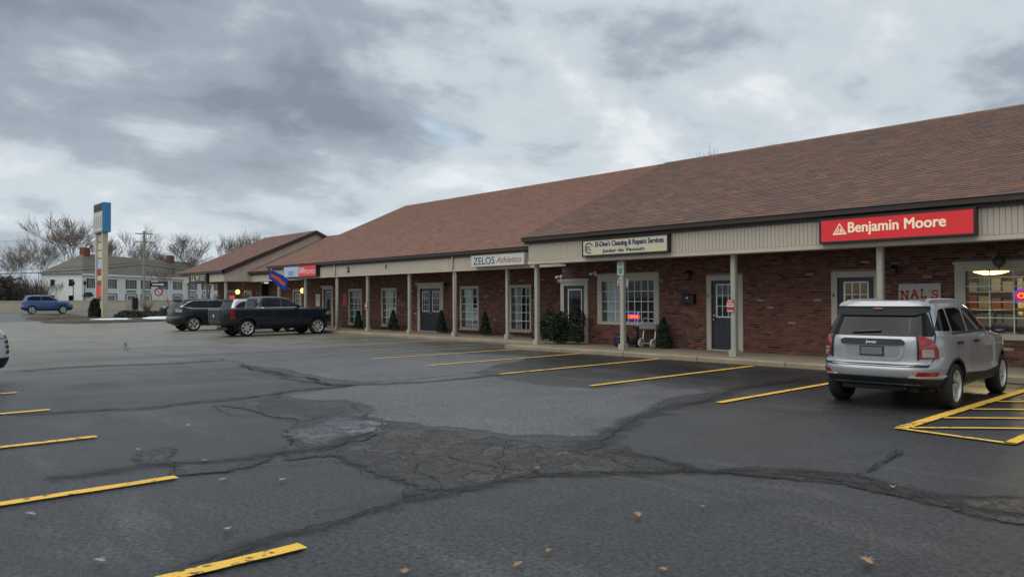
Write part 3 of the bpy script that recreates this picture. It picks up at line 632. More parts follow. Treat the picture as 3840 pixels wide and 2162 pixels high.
MB().box(-57.3, -49.9, 20.1, 22.3, 2.84, 2.87).build('soffit', MT['soffit'], C_); box(-49.9, -41.72, 21.9, 23, 2.84, 2.87).build('soffit', MT['soffit'], C_)
MB().prism([(19.8, 2.86), (19.8, 3.45), (26.4, 6.36), (33, 3.45), (33, 2.86)], -49.97, -49.85, 'x').build('gable', MT['siding'], C_)
MB().prism([(19.6, 3.56), (26.4, 6.57), (26.4, 6.30), (19.6, 3.30)], -49.84, -49.7, 'x').build('rake_board', MT['gutter'], C_)
MB().prism([(33.2, 3.56), (26.4, 6.57), (26.4, 6.30), (33.2, 3.30)], -49.84, -49.7, 'x').build('rake_board', MT['gutter'], C_)
gutter(C_, -57.5, -49.7, 19.58, 3.43, 3.58)
rC = roof(C_, -58, -49.72, 19.56, 3.58, 26.4, 6.56, 33.2); shingle_roof(rC, -58, -49.72, 19.53, 3.575, 26.4, 6.56)
fM = box(-49.84, -41.86, 21.6, 21.9, 2.84, 3.36).build('fascia', MT['siding'], C_)
gutter(C_, -49.84, -41.9, 21.4, 3.34, 3.5); rM = roof(C_, -49.84, -41.86, 21.38, 3.5, 27.3, 6.2, 33); shingle_roof(rM, -49.84, -41.4, 21.35, 3.495, 27.3, 6.2)
# ---------------------------------------------------------------- signs
MT['red_face'] = M('red_sign_face', (.56, .02, .025), .38, var=.06, emit=(.62, .03, .03), es=.25)
MT['cream_face'] = M('cream_sign_face', (.62, .58, .40), .45, var=.06)
MT['cream_letter'] = M('cream_letter', (.80, .70, .52), .4, var=.03, emit=(.8, .68, .45), es=.25)
MT['navy'] = M('navy_letter', (.012, .022, .16), .5, var=.05); MT['ink'] = M('ink', (.012, .013, .02), .5, var=.05)
MT['red'] = M('red_paint', (.45, .025, .03), .5, var=.08); MT['frame'] = M('sign_frame', (.02, .016, .013), .45, var=.15)
MT['white_face'] = M('white_sign_face', (.62, .60, .55), .45, var=.05); MT['grey_face'] = M('grey_board', (.42, .42, .40), .55, var=.08)
MT['pale_blue'] = M('pale_blue_face', (.45, .56, .72), .45, var=.12, scale=1.5); MT['yellow_p'] = M('yellow_letter', (.60, .52, .12), .5, var=.1)
MT['orange'] = M('orange_cloth', (.55, .10, .03), .8, var=.15); MT['flag'] = M('blue_cloth', (.012, .04, .30), .8, var=.15)
MT['green_face'] = M('dark_green_face', (.035, .05, .03), .5, var=.15)
def cabinet(name, x0, x1, z0, z1, y, dep, face, label, fr=.045, frm='frame'):
    r = empty(name, ((x0+x1)/2, y, z0), label, 'sign')
    mb = MB(); mb.box(x0, x1, y-dep+.02, y-.001, z0, z1)
    mb.box(x0, x0+fr, y-dep, y-dep+.02, z0, z1); mb.box(x1-fr, x1, y-dep, y-dep+.02, z0, z1); mb.box(x0+fr, x1-fr, y-dep, y-dep+.02, z0, z0+fr); mb.box(x0+fr, x1-fr, y-dep, y-dep+.02, z1-fr, z1)
    mb.build('cabinet', MT[frm], r)
    box(x0+fr, x1-fr, y-dep+.010, y-dep+.0195, z0+fr, z1-fr).build('face', MT[face], r)
    return r, y-dep+.008
s, fy = cabinet('shop_sign', -8.34, -5.08, 2.88, 3.46, 17.43, .16, 'red_face', 'red lit box sign reading Benjamin Moore above the silver car')
text('Benjamin Moore', (-7.66, fy, 3.03), (2.02, 0, 0), (0, 0, .30), MT['cream_letter'], 'lettering', s, heavy=.007)
ex, ez, eh = -7.86, 3.07, .26
tri = lambda k, dz: [(-.165*k, dz), (.165*k, dz), (0, dz+eh*k)]
def tri_ring(k0, k1, d0, d1):
    a, b = tri(k0, d0), tri(k1, d1); return [[a[i], a[(i+1) % 3], b[(i+1) % 3], b[i]] for i in range(3)]
flat(tri_ring(1, .72, 0, .035)+[[(-.085, .045), (-.05, .045), (.0, .125), (-.018, .15)], [(-.012, .045), (.022, .045), (.05, .09), (.032, .115)], [(.06, .045), (.09, .045), (.03, .15), (.012, .12)]], (ex, fy, ez), (1, 0, 0), (0, 0, 1), MT['cream_letter'], 'emblem', s)
s, fy = cabinet('shop_sign', -15.82, -12.62, 2.90, 3.42, 17.43, .14, 'cream_face', 'cream box sign reading El-Dine\'s Cleaning & Repairs Services')
text("El-Dine's Cleaning & Repairs Services", (-15.28, fy, 3.14), (2.5, 0, 0), (0, 0, .20), MT['navy'], 'lettering', s, heavy=.005)
text('Junior do Vacuum', (-15.0, fy, 2.975), (1.55, 0, 0), (0, 0, .125), MT['navy'], 'lettering', s, heavy=.005)
flat(ring(0, 0, .135, .165, 20, 300, 26), (-15.54, fy, 3.16), (1, 0, 0), (0, 0, 1), MT['ink'], 'emblem', s); text('EL', (-15.64, fy, 3.09), (.2, 0, 0), (0, 0, .13), MT['ink'], 'emblem', s)
s, fy = cabinet('shop_sign', -23.2, -20.15, 2.88, 3.32, 19.235, .3, 'white_face', 'long white box sign reading Zelos Athletics', .02, 'trim')
text('ZELOS', (-23.05, fy, 2.96), (1.25, 0, 0), (0, 0, .28), MT['navy'], 'lettering', s, bold=.0); text('Athletics', (-21.7, fy, 2.99), (1.4, 0, 0), (0, 0, .22), M('faded_red', (.30, .12, .11), .5), 'lettering', s, shear=.3)
s, fy = cabinet('shop_sign', -39.6, -35.9, 2.84, 3.44, 19.235, .22, 'white_face', 'two part box sign, pale blue half and red comics half, above the flag', .03)
box(-39.57, -37.85, fy-.006, fy, 2.87, 3.41).build('face', MT['pale_blue'], s); box(-37.85, -35.95, fy-.0065, fy, 2.87, 3.41).build('face', MT['red_face'], s)
text('Silly', (-37.75, fy-.008, 2.95), (.75, 0, 0), (0, 0, .38), MT['white_face'], 'lettering', s, bold=.03); text('COMICS', (-36.98, fy-.008, 2.98), (.98, 0, 0), (0, 0, .22), MT['white_face'], 'lettering', s, bold=.03)
for z in (3.1, 2.98): box(-39.0, -38.4, fy-.010, fy-.006, z, z+.06).build('lettering', MT['blue'], s)
s, fy = cabinet('shop_sign', -55.7, -52.4, 2.84, 3.48, 19.77, .2, 'green_face', 'dark green box sign with pink and yellow letters on the end block', .04)
text('LL', (-55.2, fy, 2.97), (.7, 0, 0), (0, 0, .4), M('pink_letter', (.55, .40, .42), .5), 'lettering', s, bold=.03); text('W', (-54.4, fy, 2.97), (.65, 0, 0), (0, 0, .4), MT['yellow_p'], 'lettering', s, bold=.03)
for k in range(3): box(-53.6, -52.7, fy-.004, fy, 3.0+k*.13, 3.06+k*.13).build('lettering', MT['grey_face'], s)
# NAL'S board
s = empty('wall_sign', (-6.87, 19.3, 1.2), "grey board with red slab letters NAL'S on the brick wall", 'sign'); box(-7.34, -6.41, 19.255, 19.285, 1.15, 1.955).build('board', MT['grey_face'], s)
def strokes(segs, w):
    o = []
    for (x0, y0, x1, y1, *k) in segs:
        ww = k[0] if k else w; d = Vector((x1-x0, y1-y0)); n = Vector((-d.y, d.x)).normalized()*ww/2; o.append([(x0-n.x, y0-n.y), (x1-n.x, y1-n.y), (x1+n.x, y1+n.y), (x0+n.x, y0+n.y)])
    return o
sw_ = .05; GL = {'N': [(.2, 0, .2, 1), (.8, 0, .8, 1), (.2, 1, .8, 0), (.02, .04, .38, .04), (.02, .96, .35, .96), (.62, .96, .98, .96)], 'A': [(.5, 1, .15, 0), (.5, 1, .85, 0), (.28, .36, .72, .36), (0, .04, .34, .04), (.66, .04, 1, .04)],
      'L': [(.3, 0, .3, 1), (.1, .04, .9, .04), (.1, .96, .5, .96), (.85, .0, .85, .3)], "'": [(.5, 1, .45, .7)], 'S': [(.85, .9, .25, .9), (.2, .95, .2, .55), (.2, .52, .8, .48), (.82, .5, .82, .05), (.85, .07, .15, .07), (.87, .95, .87, .7), (.13, .3, .13, .02)]}
px_ = 0
for ch, wd in (('N', .22), ('A', .22), ('L', .17), ("'", .07), ('S', .18)):
    flat([[(px_+a*wd*.92, b*.2-((px_-.4)**2)*.25) for a, b in q] for q in strokes(GL[ch], .20)], (-7.30, 19.253, 1.62), (1, 0, 0), (0, 0, 1), MT['red'], 'letter', s)
    px_ += wd
# small signs on posts
def plate(name, x, z0, z1, w, y, mt, label, lines, lm='ink', border=None):
    r = empty(name, (x, y, z0), label, 'sign'); mb = MB(); c = .03; a, b = x-w/2, x+w/2
    mb.prism([(a+c, z0), (b-c, z0), (b, z0+c), (b, z1-c), (b-c, z1), (a+c, z1), (a, z1-c), (a, z0+c)], y-.004, y, 'y'); mb.build('panel', MT[mt], r)
    for (f0, f1, u0, u1, m2) in lines: box(a+w*u0, a+w*u1, y-.008, y-.003, z0+(z1-z0)*f0, z0+(z1-z0)*f1).build('lettering', MT[m2], r)
    return r
MT['sage'] = M('sage_face', (.50, .60, .53), .4, var=.06); MT['sage_ink'] = M('sage_ink', (.16, .27, .22), .5)
r = plate('parking_sign', -14.6, 2.32, 2.72, .25, 17.64, 'sage', 'pale green parking sign high on the peeling post', [(.86, .92, .15, .85, 'sage_ink'), (.74, .80, .2, .8, 'sage_ink'), (.60, .63, .3, .7, 'sage_ink'), (.12, .52, .22, .78, 'sage_ink')])
r = empty('octagon_sign', (-14.62, 17.8, 1.85), 'pale octagonal sign behind the peeling post', 'sign')
MB().prism([(-14.65+.23*math.cos(R(22.5+45*k)), 2.10+.23*math.sin(R(22.5+45*k))) for k in range(8)], 17.80, 17.806, 'y').build('panel', MT['white_face'], r)
for z, u in ((2.16, .1), (2.07, .07), (2.0, .1), (1.95, .12)): box(-14.84, -14.84+u, 17.793, 17.799, z, z+.03).build('lettering', MT['ink'], r)
def tow(x, z0, y, label, w=.22, h=.34):
    return plate('tow_sign', x, z0, z0+h, w, y, 'red', label, [(.06, .16, .1, .9, 'white_face'), (.42, .70, .06, .94, 'white_face'), (.54, .60, .2, .8, 'ink'), (.76, .80, .15, .85, 'white_face'), (.86, .93, .2, .8, 'white_face')])
tow(-10.92, 1.26, 17.635, 'red and white tow notice on the post by door five'); tow(-31.6, 1.15, 19.35, 'small red and white notice on a post of the set back block')
plate('notice_board', -36.7, 1.3, 1.95, .42, 21.17, 'red', 'dull red notice on the brick wall beside the posters window', [(.1, .9, .08, .92, 'red')]); plate('notice_board', -39.75, 1.25, 1.95, .5, 21.17, 'white_face', 'white paper notice on the brick wall left of the far door', [(.7, .8, .2, .8, 'grey_face'), (.4, .6, .2, .8, 'grey_face')])
# neon open signs
def emis(n, c, s_): return M(n, c, .4, var=.02, emit=c, es=s_)
MT['neon_r'] = emis('neon_red', (.8, .02, .015), .9); MT['neon_b'] = emis('neon_blue', (.03, .04, .7), .9); MT['neon_w'] = emis('neon_orange', (1., .22, .08), 1.6)
def neon(x, z, w, h, y, label, backing=False):
    r = empty('open_sign', (x, y, z), label, 'neon sign'); e = [(x+w/2*math.cos(t), y, z+h/2*math.sin(t)) for t in np.linspace(0, 2*math.pi, 33)]
    MB().prism([(x+w*.53*math.cos(t), z+h*.53*math.sin(t)) for t in np.linspace(0, 2*math.pi, 25)[:-1]], y+.02, y+.03, 'y').build('back_panel', M('neon_board', (.25, .01, .012), .5, emit=(.8, .01, .01), es=.5), r)
    MB().tube(e, h*.045, 6, False).build('blue_tube', MT['neon_b'], r, smooth=True)
    text('OPEN', (x-w*.36, y-.012, z-h*.19), (w*.72, 0, 0), (0, 0, h*.38), MT['neon_w'], 'lettering', r, bold=.0, depth=.02)
neon(-4.68, 1.66, .66, .32, 19.42, 'red and blue lit OPEN sign in the lit shop window cut by the right edge')
r = empty('open_sign', (-15.5, 19.42, .95), 'small red OPEN sign with blue rim low in the wide gridded window', 'neon sign')
box(-15.78, -15.30, 19.43, 19.44, .9, 1.2).build('back_panel', emis('blue_glow', (.015, .02, .35), .35), r); box(-15.79, -15.29, 19.41, 19.425, .975, 1.115).build('panel', MT['neon_r'], r); text('OPEN', (-15.75, 19.405, .995), (.42, 0, 0), (0, 0, .1), MT['neon_w'], 'lettering', r)
r = empty('open_sign', (-54.7, 22.35, 1.55), 'red lit sign in the far end block window', 'neon sign'); box(-55.2, -54.3, 22.3, 22.32, 1.5, 1.95).build('panel', MT['neon_r'], r)
# fascia numbers on the set-back block
def fmark(x, z0, z1, w, ch, lb):
    text(ch, (x, 19.243, z0), (w, 0, 0), (0, 0, z1-z0), MT['black'], 'unit_number', B, bold=.06)
fmark(-33.2, 2.95, 3.25, .3, '2', ''); fmark(-29.75, 3.03, 3.22, .1, '1', '')
# lamps
MT['bulb'] = emis('globe_bulb', (.95, .80, .22), 1.8)
MT['plate_glass'] = M('smoked_glass', (.05, .05, .048), .15)
def lantern(x, z, y, label):
    r = empty('wall_lantern', (x, y, z), label, 'lantern')
    box(x-.05, x+.05, y-.02, y, z-.12, z+.06).build('back_plate', MT['black'], r); MB().tube([(x, y-.02, z), (x, y-.12, z+.06), (x, y-.16, z+.0)], .014, 6).build('arm', MT['black'], r)
    MB().lathe([(.0, -.24), (.02, -.23), (.055, -.20), (.085, -.04), (.09, -.03), (.03, .05), (.0, .08)], (x, y-.16, z), 8).build('cage', MT['black'], r)
    MB().lathe([(.06, -.19), (.089, -.05)], (x, y-.16, z), 8).build('glass', MT['plate_glass'], r)
lantern(-13.27, 2.4, 19.3, 'black wall lantern over the dark mailbox'); lantern(-7.42, 2.36, 19.3, "black wall lantern above the NAL'S board"); lantern(-27.6, 2.3, 21.2, 'black wall lantern right of the dark double doors')
r = empty('hanging_lantern', (-5.15, 19.0, 2.83), 'round hanging lantern over the lit shop window', 'lantern'); MB().tube([(-5.15, 19.0, 2.83), (-5.15, 19.0, 2.52)], .012, 6).build('chain', MT['black'], r)
MB().lathe([(.02, .12), (.09, .08), (.125, .0), (.11, -.08), (.05, -.14), (.015, -.15), (.012, -.21), (.0, -.22)], (-5.15, 19.0, 2.42), 12).build('globe', M('dark_globe', (.06, .06, .06), .2), r, smooth=True); MB().lathe([(.128, .012), (.128, -.012)], (-5.15, 19.0, 2.42), 12).build('band', MT['black'], r)
for x, y, lb in ((-52.75, 22.0, 'glowing yellow globe lamp on the far end block wall'), (-44.4, 22.7, 'glowing yellow globe lamp on the wall behind the flag post')):
    r = empty('globe_lamp', (x, y, 2.15), lb, 'lamp'); MB().lathe([(0, -.17), (.1, -.14), (.17, 0), (.1, .14), (0, .17)], (x, y-.1, 2.2), 14).build('globe', MT['bulb'], r, smooth=True); box(x-.06, x+.06, y, y+.2, 2.12, 2.28).build('bracket', MT['black'], r)
def flood(x, z, y, label):
    r = empty('flood_light', (x, y, z), label, 'lamp'); box(x-.04, x+.04, y-.015, y, z-.04, z+.04).build('base', MT['white'], r)
    for sg in (-1, 1): MB().tube([(x, y-.02, z), (x+sg*.08, y-.08, z-.02), (x+sg*.13, y-.15, z-.07)], [.015, .03, .055], 8).build('head', MT['white'], r, smooth=True)
flood(-18.62, 2.42, 19.28, 'small white flood light left of the bush door'); flood(-17.0, 2.5, 19.24, 'small dark flood light at the wide window corner')
# mailbox, interior light, shelves
r = empty('mailbox', (-13.3, 19.3, 1.46), 'black metal mailbox on the brick wall between window and door', 'mailbox'); MB().prism([(19.14, 1.48), (19.29, 1.46), (19.29, 1.75), (19.2, 1.75), (19.14, 1.70)], -13.5, -13.09, 'x').build('box', MT['black'], r); box(-13.51, -13.08, 19.13, 19.2, 1.70, 1.725).build('lid', MT['black'], r); box(-13.33, -13.28, 19.128, 19.14, 1.62, 1.66).build('keyhole', MT['chrome'], r)
MT['ceil_lamp'] = emis('ceiling_lamp', (1., .70, .22), 2.4)
r = empty('ceiling_light', (-6.6, 21.8, 2.6), 'round glowing ceiling light inside the lit shop', 'lamp'); MB().lathe([(0, -.07), (.2, -.06), (.38, -.01), (.40, .02)], (-6.2, 22.2, 2.27), 28).build('diffuser', MT['ceil_lamp'], r, smooth=True); MB().lathe([(0, .03), (.2, .03), (.2, .18)], (-6.2, 22.2, 2.27), 16).build('mount', MT['white'], r)
pl_ = bpy.data.lights.new('shop_bulb', 'POINT'); pl_.energy = 120; pl_.color = (1., .72, .38); pl_.shadow_soft_size = .3; plo = bpy.data.objects.new('shop_bulb', pl_); COL.objects.link(plo); plo.parent = r; plo.location = Vector((-6.2, 22., 2.1))-WLOC[r.name]
MT['shelf'] = M('shelf_board', (.16, .11, .06), .6, var=.15); MT['carton'] = M('carton', (.55, .46, .26), .6, var=.1); MT['dkbox'] = M('dark_goods', (.05, .045, .05), .5, var=.3)
for yi, (yy, lb) in enumerate(((20.2, 'low display shelf just inside the lit shop window'), (23.6, 'tall stocked shelf along the back of the lit shop'))):
    r = empty('display_shelf', (-7, yy, .1), lb, 'shelf'); hs = (.5, .92, 1.3) if yi == 0 else (.4, .85, 1.3, 1.75, 2.15)
    for hgt in hs: box(-9.2, -3.0, yy, yy+.4, hgt, hgt+.03).build('board', MT['shelf'], r)
    for x in (-9.2, -7.3, -5.6, -4.2, -3.03): box(x, x+.04, yy+.002, yy+.398, .1, hs[-1]-.002).build('upright', MT['shelf'], r)
gm = [MT['carton'], MT['dkbox'], M('goods_a', (.12, .03, .02), .5), M('goods_b', (.04, .06, .04), .5), M('goods_c', (.15, .14, .12), .5), M('goods_d', (.13, .09, .03), .5)]
gl = {}
def goods(x, y, z, w, d, h, mi, label, name='carton', g='goods on the shelves of the lit shop'):
    if mi not in gl: gl[mi] = MB().bev(-.5, .5, -.5, .5, 0, 1, .04).mesh(name, gm[mi])
    o = link(name, gl[mi], None, (x, y, z)); o.scale = (w, d, h); tag(o, label, 'carton', g)
ORD = 'first second third fourth fifth sixth seventh eighth ninth tenth eleventh twelfth thirteenth fourteenth fifteenth sixteenth seventeenth eighteenth nineteenth twentieth twenty-first twenty-second twenty-third twenty-fourth twenty-fifth twenty-sixth twenty-seventh twenty-eighth twenty-ninth thirtieth'.split()
x = -6.1; gi = 0
while x < -3.2:
    w = random.uniform(.2, .27)
    goods(x, 20.4, .95, w, .25, random.uniform(.24, .3), 0, ORD[gi]+' cream carton from the left on the low shelf inside the lit shop window'); x += w+.03
    goods(x, 20.4, .53, w, .25, random.uniform(.24, .3), random.choice((0, 1, 5)), ORD[gi]+' carton from left at the bottom of the low shelf in the lit shop window'); gi += 1
x = -9.1; gi = 0
while x < -3.2 and gi < 30:
    w = random.uniform(.12, .3)
    for hgt in (.88, 1.33, 1.78): goods(x, 23.8, hgt, w, .25, random.uniform(.2, .38), (mi_ := random.randrange(6)), ORD[gi]+' pack from left on the '+{.88: 'lowest', 1.33: 'middle', 1.78: 'highest'}[hgt]+' back shelf board of the lit shop, '+('cream', 'black', 'red', 'green', 'grey', 'ochre')[mi_])
    x += w+.04; gi += 1
for x0_, x1_, y in ((-16.74, -16.1, 19.5), (-18.0, -17.7, 19.9)):
    mb = MB(); x = x0_
    while x < x1_: mb.box(x, x+.06, y, y+.02, .7, 2.3); x += .075
    mb.thing('window_blind', MT['white'], (x0_, y, .7), 'white vertical blind at the left of the wide gridded window' if x0_ < -16.1 and x0_ > -17 else 'pale vertical blind behind the bush door', 'blind')
# papers and posters behind the set-back windows
def poster(x0, x1, z0, z1, mt, label, y=21.36, nm_='poster'): return box(x0, x1, y, y+.006, z0, z1).thing(nm_, MT[mt], ((x0+x1)/2, y, z0), label, 'poster')
MT['teal'] = M('teal_print', (.05, .30, .36), .6, var=.3, scale=6); MT['orange_p'] = M('orange_print', (.45, .17, .05), .6, var=.3, scale=6); MT['green_p'] = M('green_print', (.10, .26, .14), .6, var=.3, scale=6)
poster(-36.2, -35.85, .45, 1.3, 'teal', 'teal poster low in the posters window'); poster(-36.2, -35.85, 1.33, 2.05, 'green_p', 'green poster high in the posters window'); poster(-35.8, -35.45, .6, 2.0, 'orange_p', 'long orange poster in the posters window')
poster(-33.0, -32.35, .42, 2.05, 'cream_face', 'tall cream paper in the window left of the double doors'); poster(-32.5, -31.9, .42, 1.25, 'white_face', 'lower white paper in the window left of the double doors', 21.34)
poster(-26.6, -26.05, .42, 2.05, 'white_face', 'tall white paper in the window right of the double doors'); pz = poster(-26.0, -25.54, .42, 1.25, 'white_face', 'lower white paper with dark figures right of the double doors', 21.34)
text('210', (-25.98, 21.336, .95), (.42, 0, 0), (0, 0, .2), MT['ink'], 'lettering', pz); text('1st', (-25.95, 21.336, .55), (.38, 0, 0), (0, 0, .2), MT['ink'], 'lettering', pz)
poster(-23.3, -22.95, .42, 2.05, 'grey_face', 'pale curtain in the gridded window nearest the near block', nm_='curtain')
# iron railings before the windows
def railing(x0, x1, label):
    r = empty('iron_railing', (x0, 20.75, .115), label, 'railing', 'iron railings before the set back windows'); y = 20.75
    for z in (.2, .62): box(x0, x1, y-.008, y+.008, z, z+.018).build('rail', MT['black'], r)
    me = MB().tube([(0, 0, 0), (0, 0, .6)], .008, 5).mesh('baluster', MT['black']); n = int((x1-x0)/.13); o = WLOC[r.name]
    for i in range(n+1): link('baluster', me, r, (x0+(x1-x0)*i/n-o.x, 0, 0))
railing(-36.7, -34.7, 'black iron railing before the posters window'); railing(-33.5, -31.4, 'black iron railing before the window left of the double doors'); railing(-27.1, -25.0, 'black iron railing before the window right of the double doors'); railing(-23.8, -21.8, 'black iron railing before the window nearest the near block')
# flag
r = empty('flag', (-39.4, 19.2, 2.5), 'blue flag with orange figure on a slanted white pole', 'flag'); MB().tube([(-39.45, 19.3, 2.2), (-39.3, 18.6, 2.75), (-39.0, 18.0, 3.3)], .018, 6).build('pole', MT['white'], r)
def cloth(u, v):
    a, w_ = .92*u-.18*v, .05*math.sin(u*8+v*3)
    return (-39.05+.673*a-.74*w_, 18.1+.74*a-.673*w_, 3.28-.58*u-.52*v-.1*u*v)
n = 14; fb = MB().add([cloth(i/n, j/n) for j in range(n+1) for i in range(n+1)], [(j*(n+1)+i, j*(n+1)+i+1, (j+1)*(n+1)+i+1, (j+1)*(n+1)+i) for j in range(n) for i in range(n)])
cl_ = fb.build('cloth', MT['flag'], r, smooth=True); md = cl_.modifiers.new('s', 'SOLIDIFY'); md.thickness = .004
f2 = MB().add([(cloth(.1+.8*i/n, .35+.3*j/n)[0], cloth(.1+.8*i/n, .35+.3*j/n)[1]-.02, cloth(.1+.8*i/n, .35+.3*j/n)[2]) for j in range(n+1) for i in range(n+1)], [(j*(n+1)+i, j*(n+1)+i+1, (j+1)*(n+1)+i+1, (j+1)*(n+1)+i) for j in range(n) for i in range(n)])
f2.build('emblem', MT['orange'], cl_, local=False, smooth=True)
# vacuum cleaner and cart below the window
r = empty('vacuum_cleaner', (-15.62, 18.85, .115), 'blue and black canister vacuum behind the peeling post', 'vacuum'); MB().lathe([(.0, 0), (.22, .0), (.24, .1), (.23, .28), (.15, .38), (0, .41)], (-15.62, 18.9, .13), 18).build('canister', M('vacuum_blue', (.012, .022, .06), .35), r, smooth=True); MB().lathe([(.2, .20), (.235, .21), (.245, .27), (.2, .28)], (-15.62, 18.9, .13), 18).build('band', MT['blackp'], r)
MB().tube([(-15.5, 18.9, .4), (-15.4, 18.8, .5), (-15.3, 18.8, .3), (-15.25, 18.75, .16)], .025, 8).build('hose', MT['blackp'], r, smooth=True)
r = empty('upright_vacuum', (-15.05, 18.9, .115), 'slim black upright vacuum leaning at the window sill', 'vacuum'); box(-15.2, -14.9, 18.72, 18.98, .118, .2).build('floor_head', MT['blackp'], r); MB().tube([(-15.05, 18.9, .2), (-15.05, 18.98, .75)], [.1, .06], 10).build('bag', MT['blackp'], r, smooth=True); MB().tube([(-15.05, 18.98, .75), (-15.05, 19.05, 1.2)], .016, 8).build('handle', MT['chrome'], r)
r = empty('wheeled_cart', (-14.5, 18.9, .115), 'white two wheeled machine with grey tray under the window', 'cart')
for x in (-14.75, -14.3):
    MB().lathe([(.05, -.035), (.13, -.04), (.145, -.02), (.145, .02), (.13, .04), (.05, .035)], (x, 18.8, .262), 20, 'x', closed=True).build('wheel', MT['grey_face'], r, smooth=True)
    MB().tube([(x, 18.86, .26), (x, 18.95, .82)], .022, 8).build('leg', MT['white'], r)
MB().bev(-14.85, -14.2, 18.78, 19.1, .68, .84, .03).build('tray', M('tray_grey', (.22, .23, .24), .4), r); MB().tube([(-14.8, 18.9, .84), (-14.75, 18.92, 1.02), (-14.35, 18.92, 1.0), (-14.25, 18.9, .84)], .014, 6).build('handle', MT['chrome'], r); box(-14.72, -14.33, 18.79, 18.81, .25, .275).build('axle', MT['chrome'], r)

# ---------------------------------------------------------------- plants
def foliage(mb, n, fn, size, up=.4):
    for _ in range(n):
        p = Vector(fn()); d = Vector((random.gauss(0, 1), random.gauss(0, 1), random.gauss(up, .7))).normalized(); s = d.orthogonal().normalized(); s = Matrix.Rotation(random.uniform(0, 6.28), 3, d) @ s
        L = size*random.uniform(.6, 1.4); w = L*.28
        mb.add([p-s*w*.3, p+d*L*.5-s*w, p+d*L, p+d*L*.5+s*w], [(0, 1, 2, 3)])
def cone_shrub_mesh(h, r, n, size):
    def fn():
        t = random.random()**1.35; a = random.uniform(0, 6.283); rr = r*((1-t)**.72)*random.uniform(.6, 1.08)*(1+.13*math.sin(a*3+t*9)); z = .06+t*h
        return (rr*math.cos(a), rr*math.sin(a), z)
    mb = MB(); foliage(mb, n, fn, size, .9); return mb
cs = cone_shrub_mesh(.92, .27, 1700, .075).mesh('foliage', MT['leaf_y'], fix=False); cs2 = cone_shrub_mesh(.98, .27, 1400, .085).mesh('foliage', MT['leaf_dk'], fix=False); st = MB().tube([(0, 0, 0), (0, 0, .5)], [.03, .012], 6).mesh('stem', MT['bark'])
for x, y, me, sc_, lb in ((-14.02, 18.95, cs, 1., 'cone shaped green shrub right of the wheeled cart'), (-24.25, 20.55, cs2, 1., 'dark cone shrub between the two right hand set back windows'), (-27.25, 20.55, cs2, 1.02, 'dark cone shrub right of the double doors'), (-31.1, 20.55, cs2, 1., 'dark cone shrub left of the double doors'), (-34.3, 20.55, cs2, .95, 'dark cone shrub right of the posters window'), (-19.55, 19.6, cs2, 1.12, 'dark cone shrub at the corner beside the big bush')):
    r = empty('cone_shrub', (x, y, .115), lb, 'shrub', 'cone shrubs along the shop fronts'); sc_ *= .92; r.scale = (sc_*.95, sc_*1.05, sc_); r.rotation_euler = (0, 0, random.uniform(0, 6)); link('foliage', me, r); link('stem', st, r)
r = empty('yew_bush', (-18.0, 18.45, .115), 'large loose dark green bush before the first shop door', 'bush')
mb = MB(); cl_c = [(random.gauss(0, .36), random.gauss(0, .22), random.uniform(.2, 1.02), random.uniform(.14, .30)) for _ in range(34)]
def fnb():
    c = random.choice(cl_c); v = Vector((random.gauss(0, 1), random.gauss(0, 1), random.gauss(0, 1))).normalized()*c[3]*random.uniform(.75, 1.15)
    return (c[0]+v.x, c[1]+v.y, max(.02, c[2]+v.z))
foliage(mb, 6500, fnb, .085, .5); mb.build('foliage', MT['leaf_y'], r, local=True, fix=False)
sb = MB()
for k in range(7): a = random.uniform(0, 6.28); sb.tube([(0, 0, 0), (.15*math.cos(a), .1*math.sin(a), .4), (.35*math.cos(a), .22*math.sin(a), .85)], [.03, .02, .006], 5)
sb.build('stems', MT['bark'], r, local=True)
def tree_mesh(h, seed, spread=.5, levels=5, trunk_r=.16, fork=.3):
    rng = random.Random(seed); tr, cr = MB(), MB()
    def grow(p, d, L, r, lv):
        pts = [p]; rs = [r]; q = p; n = 3
        for i in range(n):
            d = (d+Vector((rng.gauss(0, .13), rng.gauss(0, .13), rng.gauss(.05, .07)))).normalized(); q = q+d*L/n; pts.append(q); rs.append(r*(1-.42*(i+1)/n))
        rs = [max(q_, .014) for q_ in rs]; (tr if lv == 0 else cr).tube(pts if lv < 5 else [pts[0], pts[-1]], rs if lv < 5 else [rs[0], rs[-1]], 6 if lv < 2 else 3, False)
        if lv >= levels: return
        k = rng.choice((2, 3, 3)) if lv < 3 else rng.choice((3, 4))
        for j in range(k):
            t = rng.uniform(.5, 1.) if j else 1.; i = min(int(t*n), n-1); b = pts[i]+(pts[i+1]-pts[i])*(t*n-i)
            a = rng.uniform(0, 6.283); side = Vector((math.cos(a), math.sin(a), rng.uniform(-.1, .35)))
            nd = (d*(1-spread*.6)+side*spread*rng.uniform(.6, 1.2)).normalized()
            grow(b, nd, L*rng.uniform(.7, .92), rs[min(i+1, n)]*rng.uniform(.6, .8), lv+1)
    grow(Vector((0, 0, 0)), Vector((0, 0, 1)), h*fork, trunk_r, 0)
    zt = max(v[2] for v in cr.v); k = h/zt
    for b in (tr, cr): b.v = [(x*k, y*k, z*k) for x, y, z in b.v]
    return tr.mesh('trunk', MT['bark'], True, fix=False), cr.mesh('crown', MT['twig'], fix=False)
TM = [tree_mesh(16, 3, .44, 6, .26, .2), tree_mesh(16, 11, .36, 6, .24, .24), tree_mesh(14, 23, .38, 6, .18, .2), tree_mesh(13, 31, .42, 6, .18, .18)]
def at(dx, D, z=0.):     # a point D metres down the view axis at picture column dx (2575 wide)
    a = (dx-1287.5)/1921.2; v = fw+rt*a; return (v.x*D, v.y*D, z)
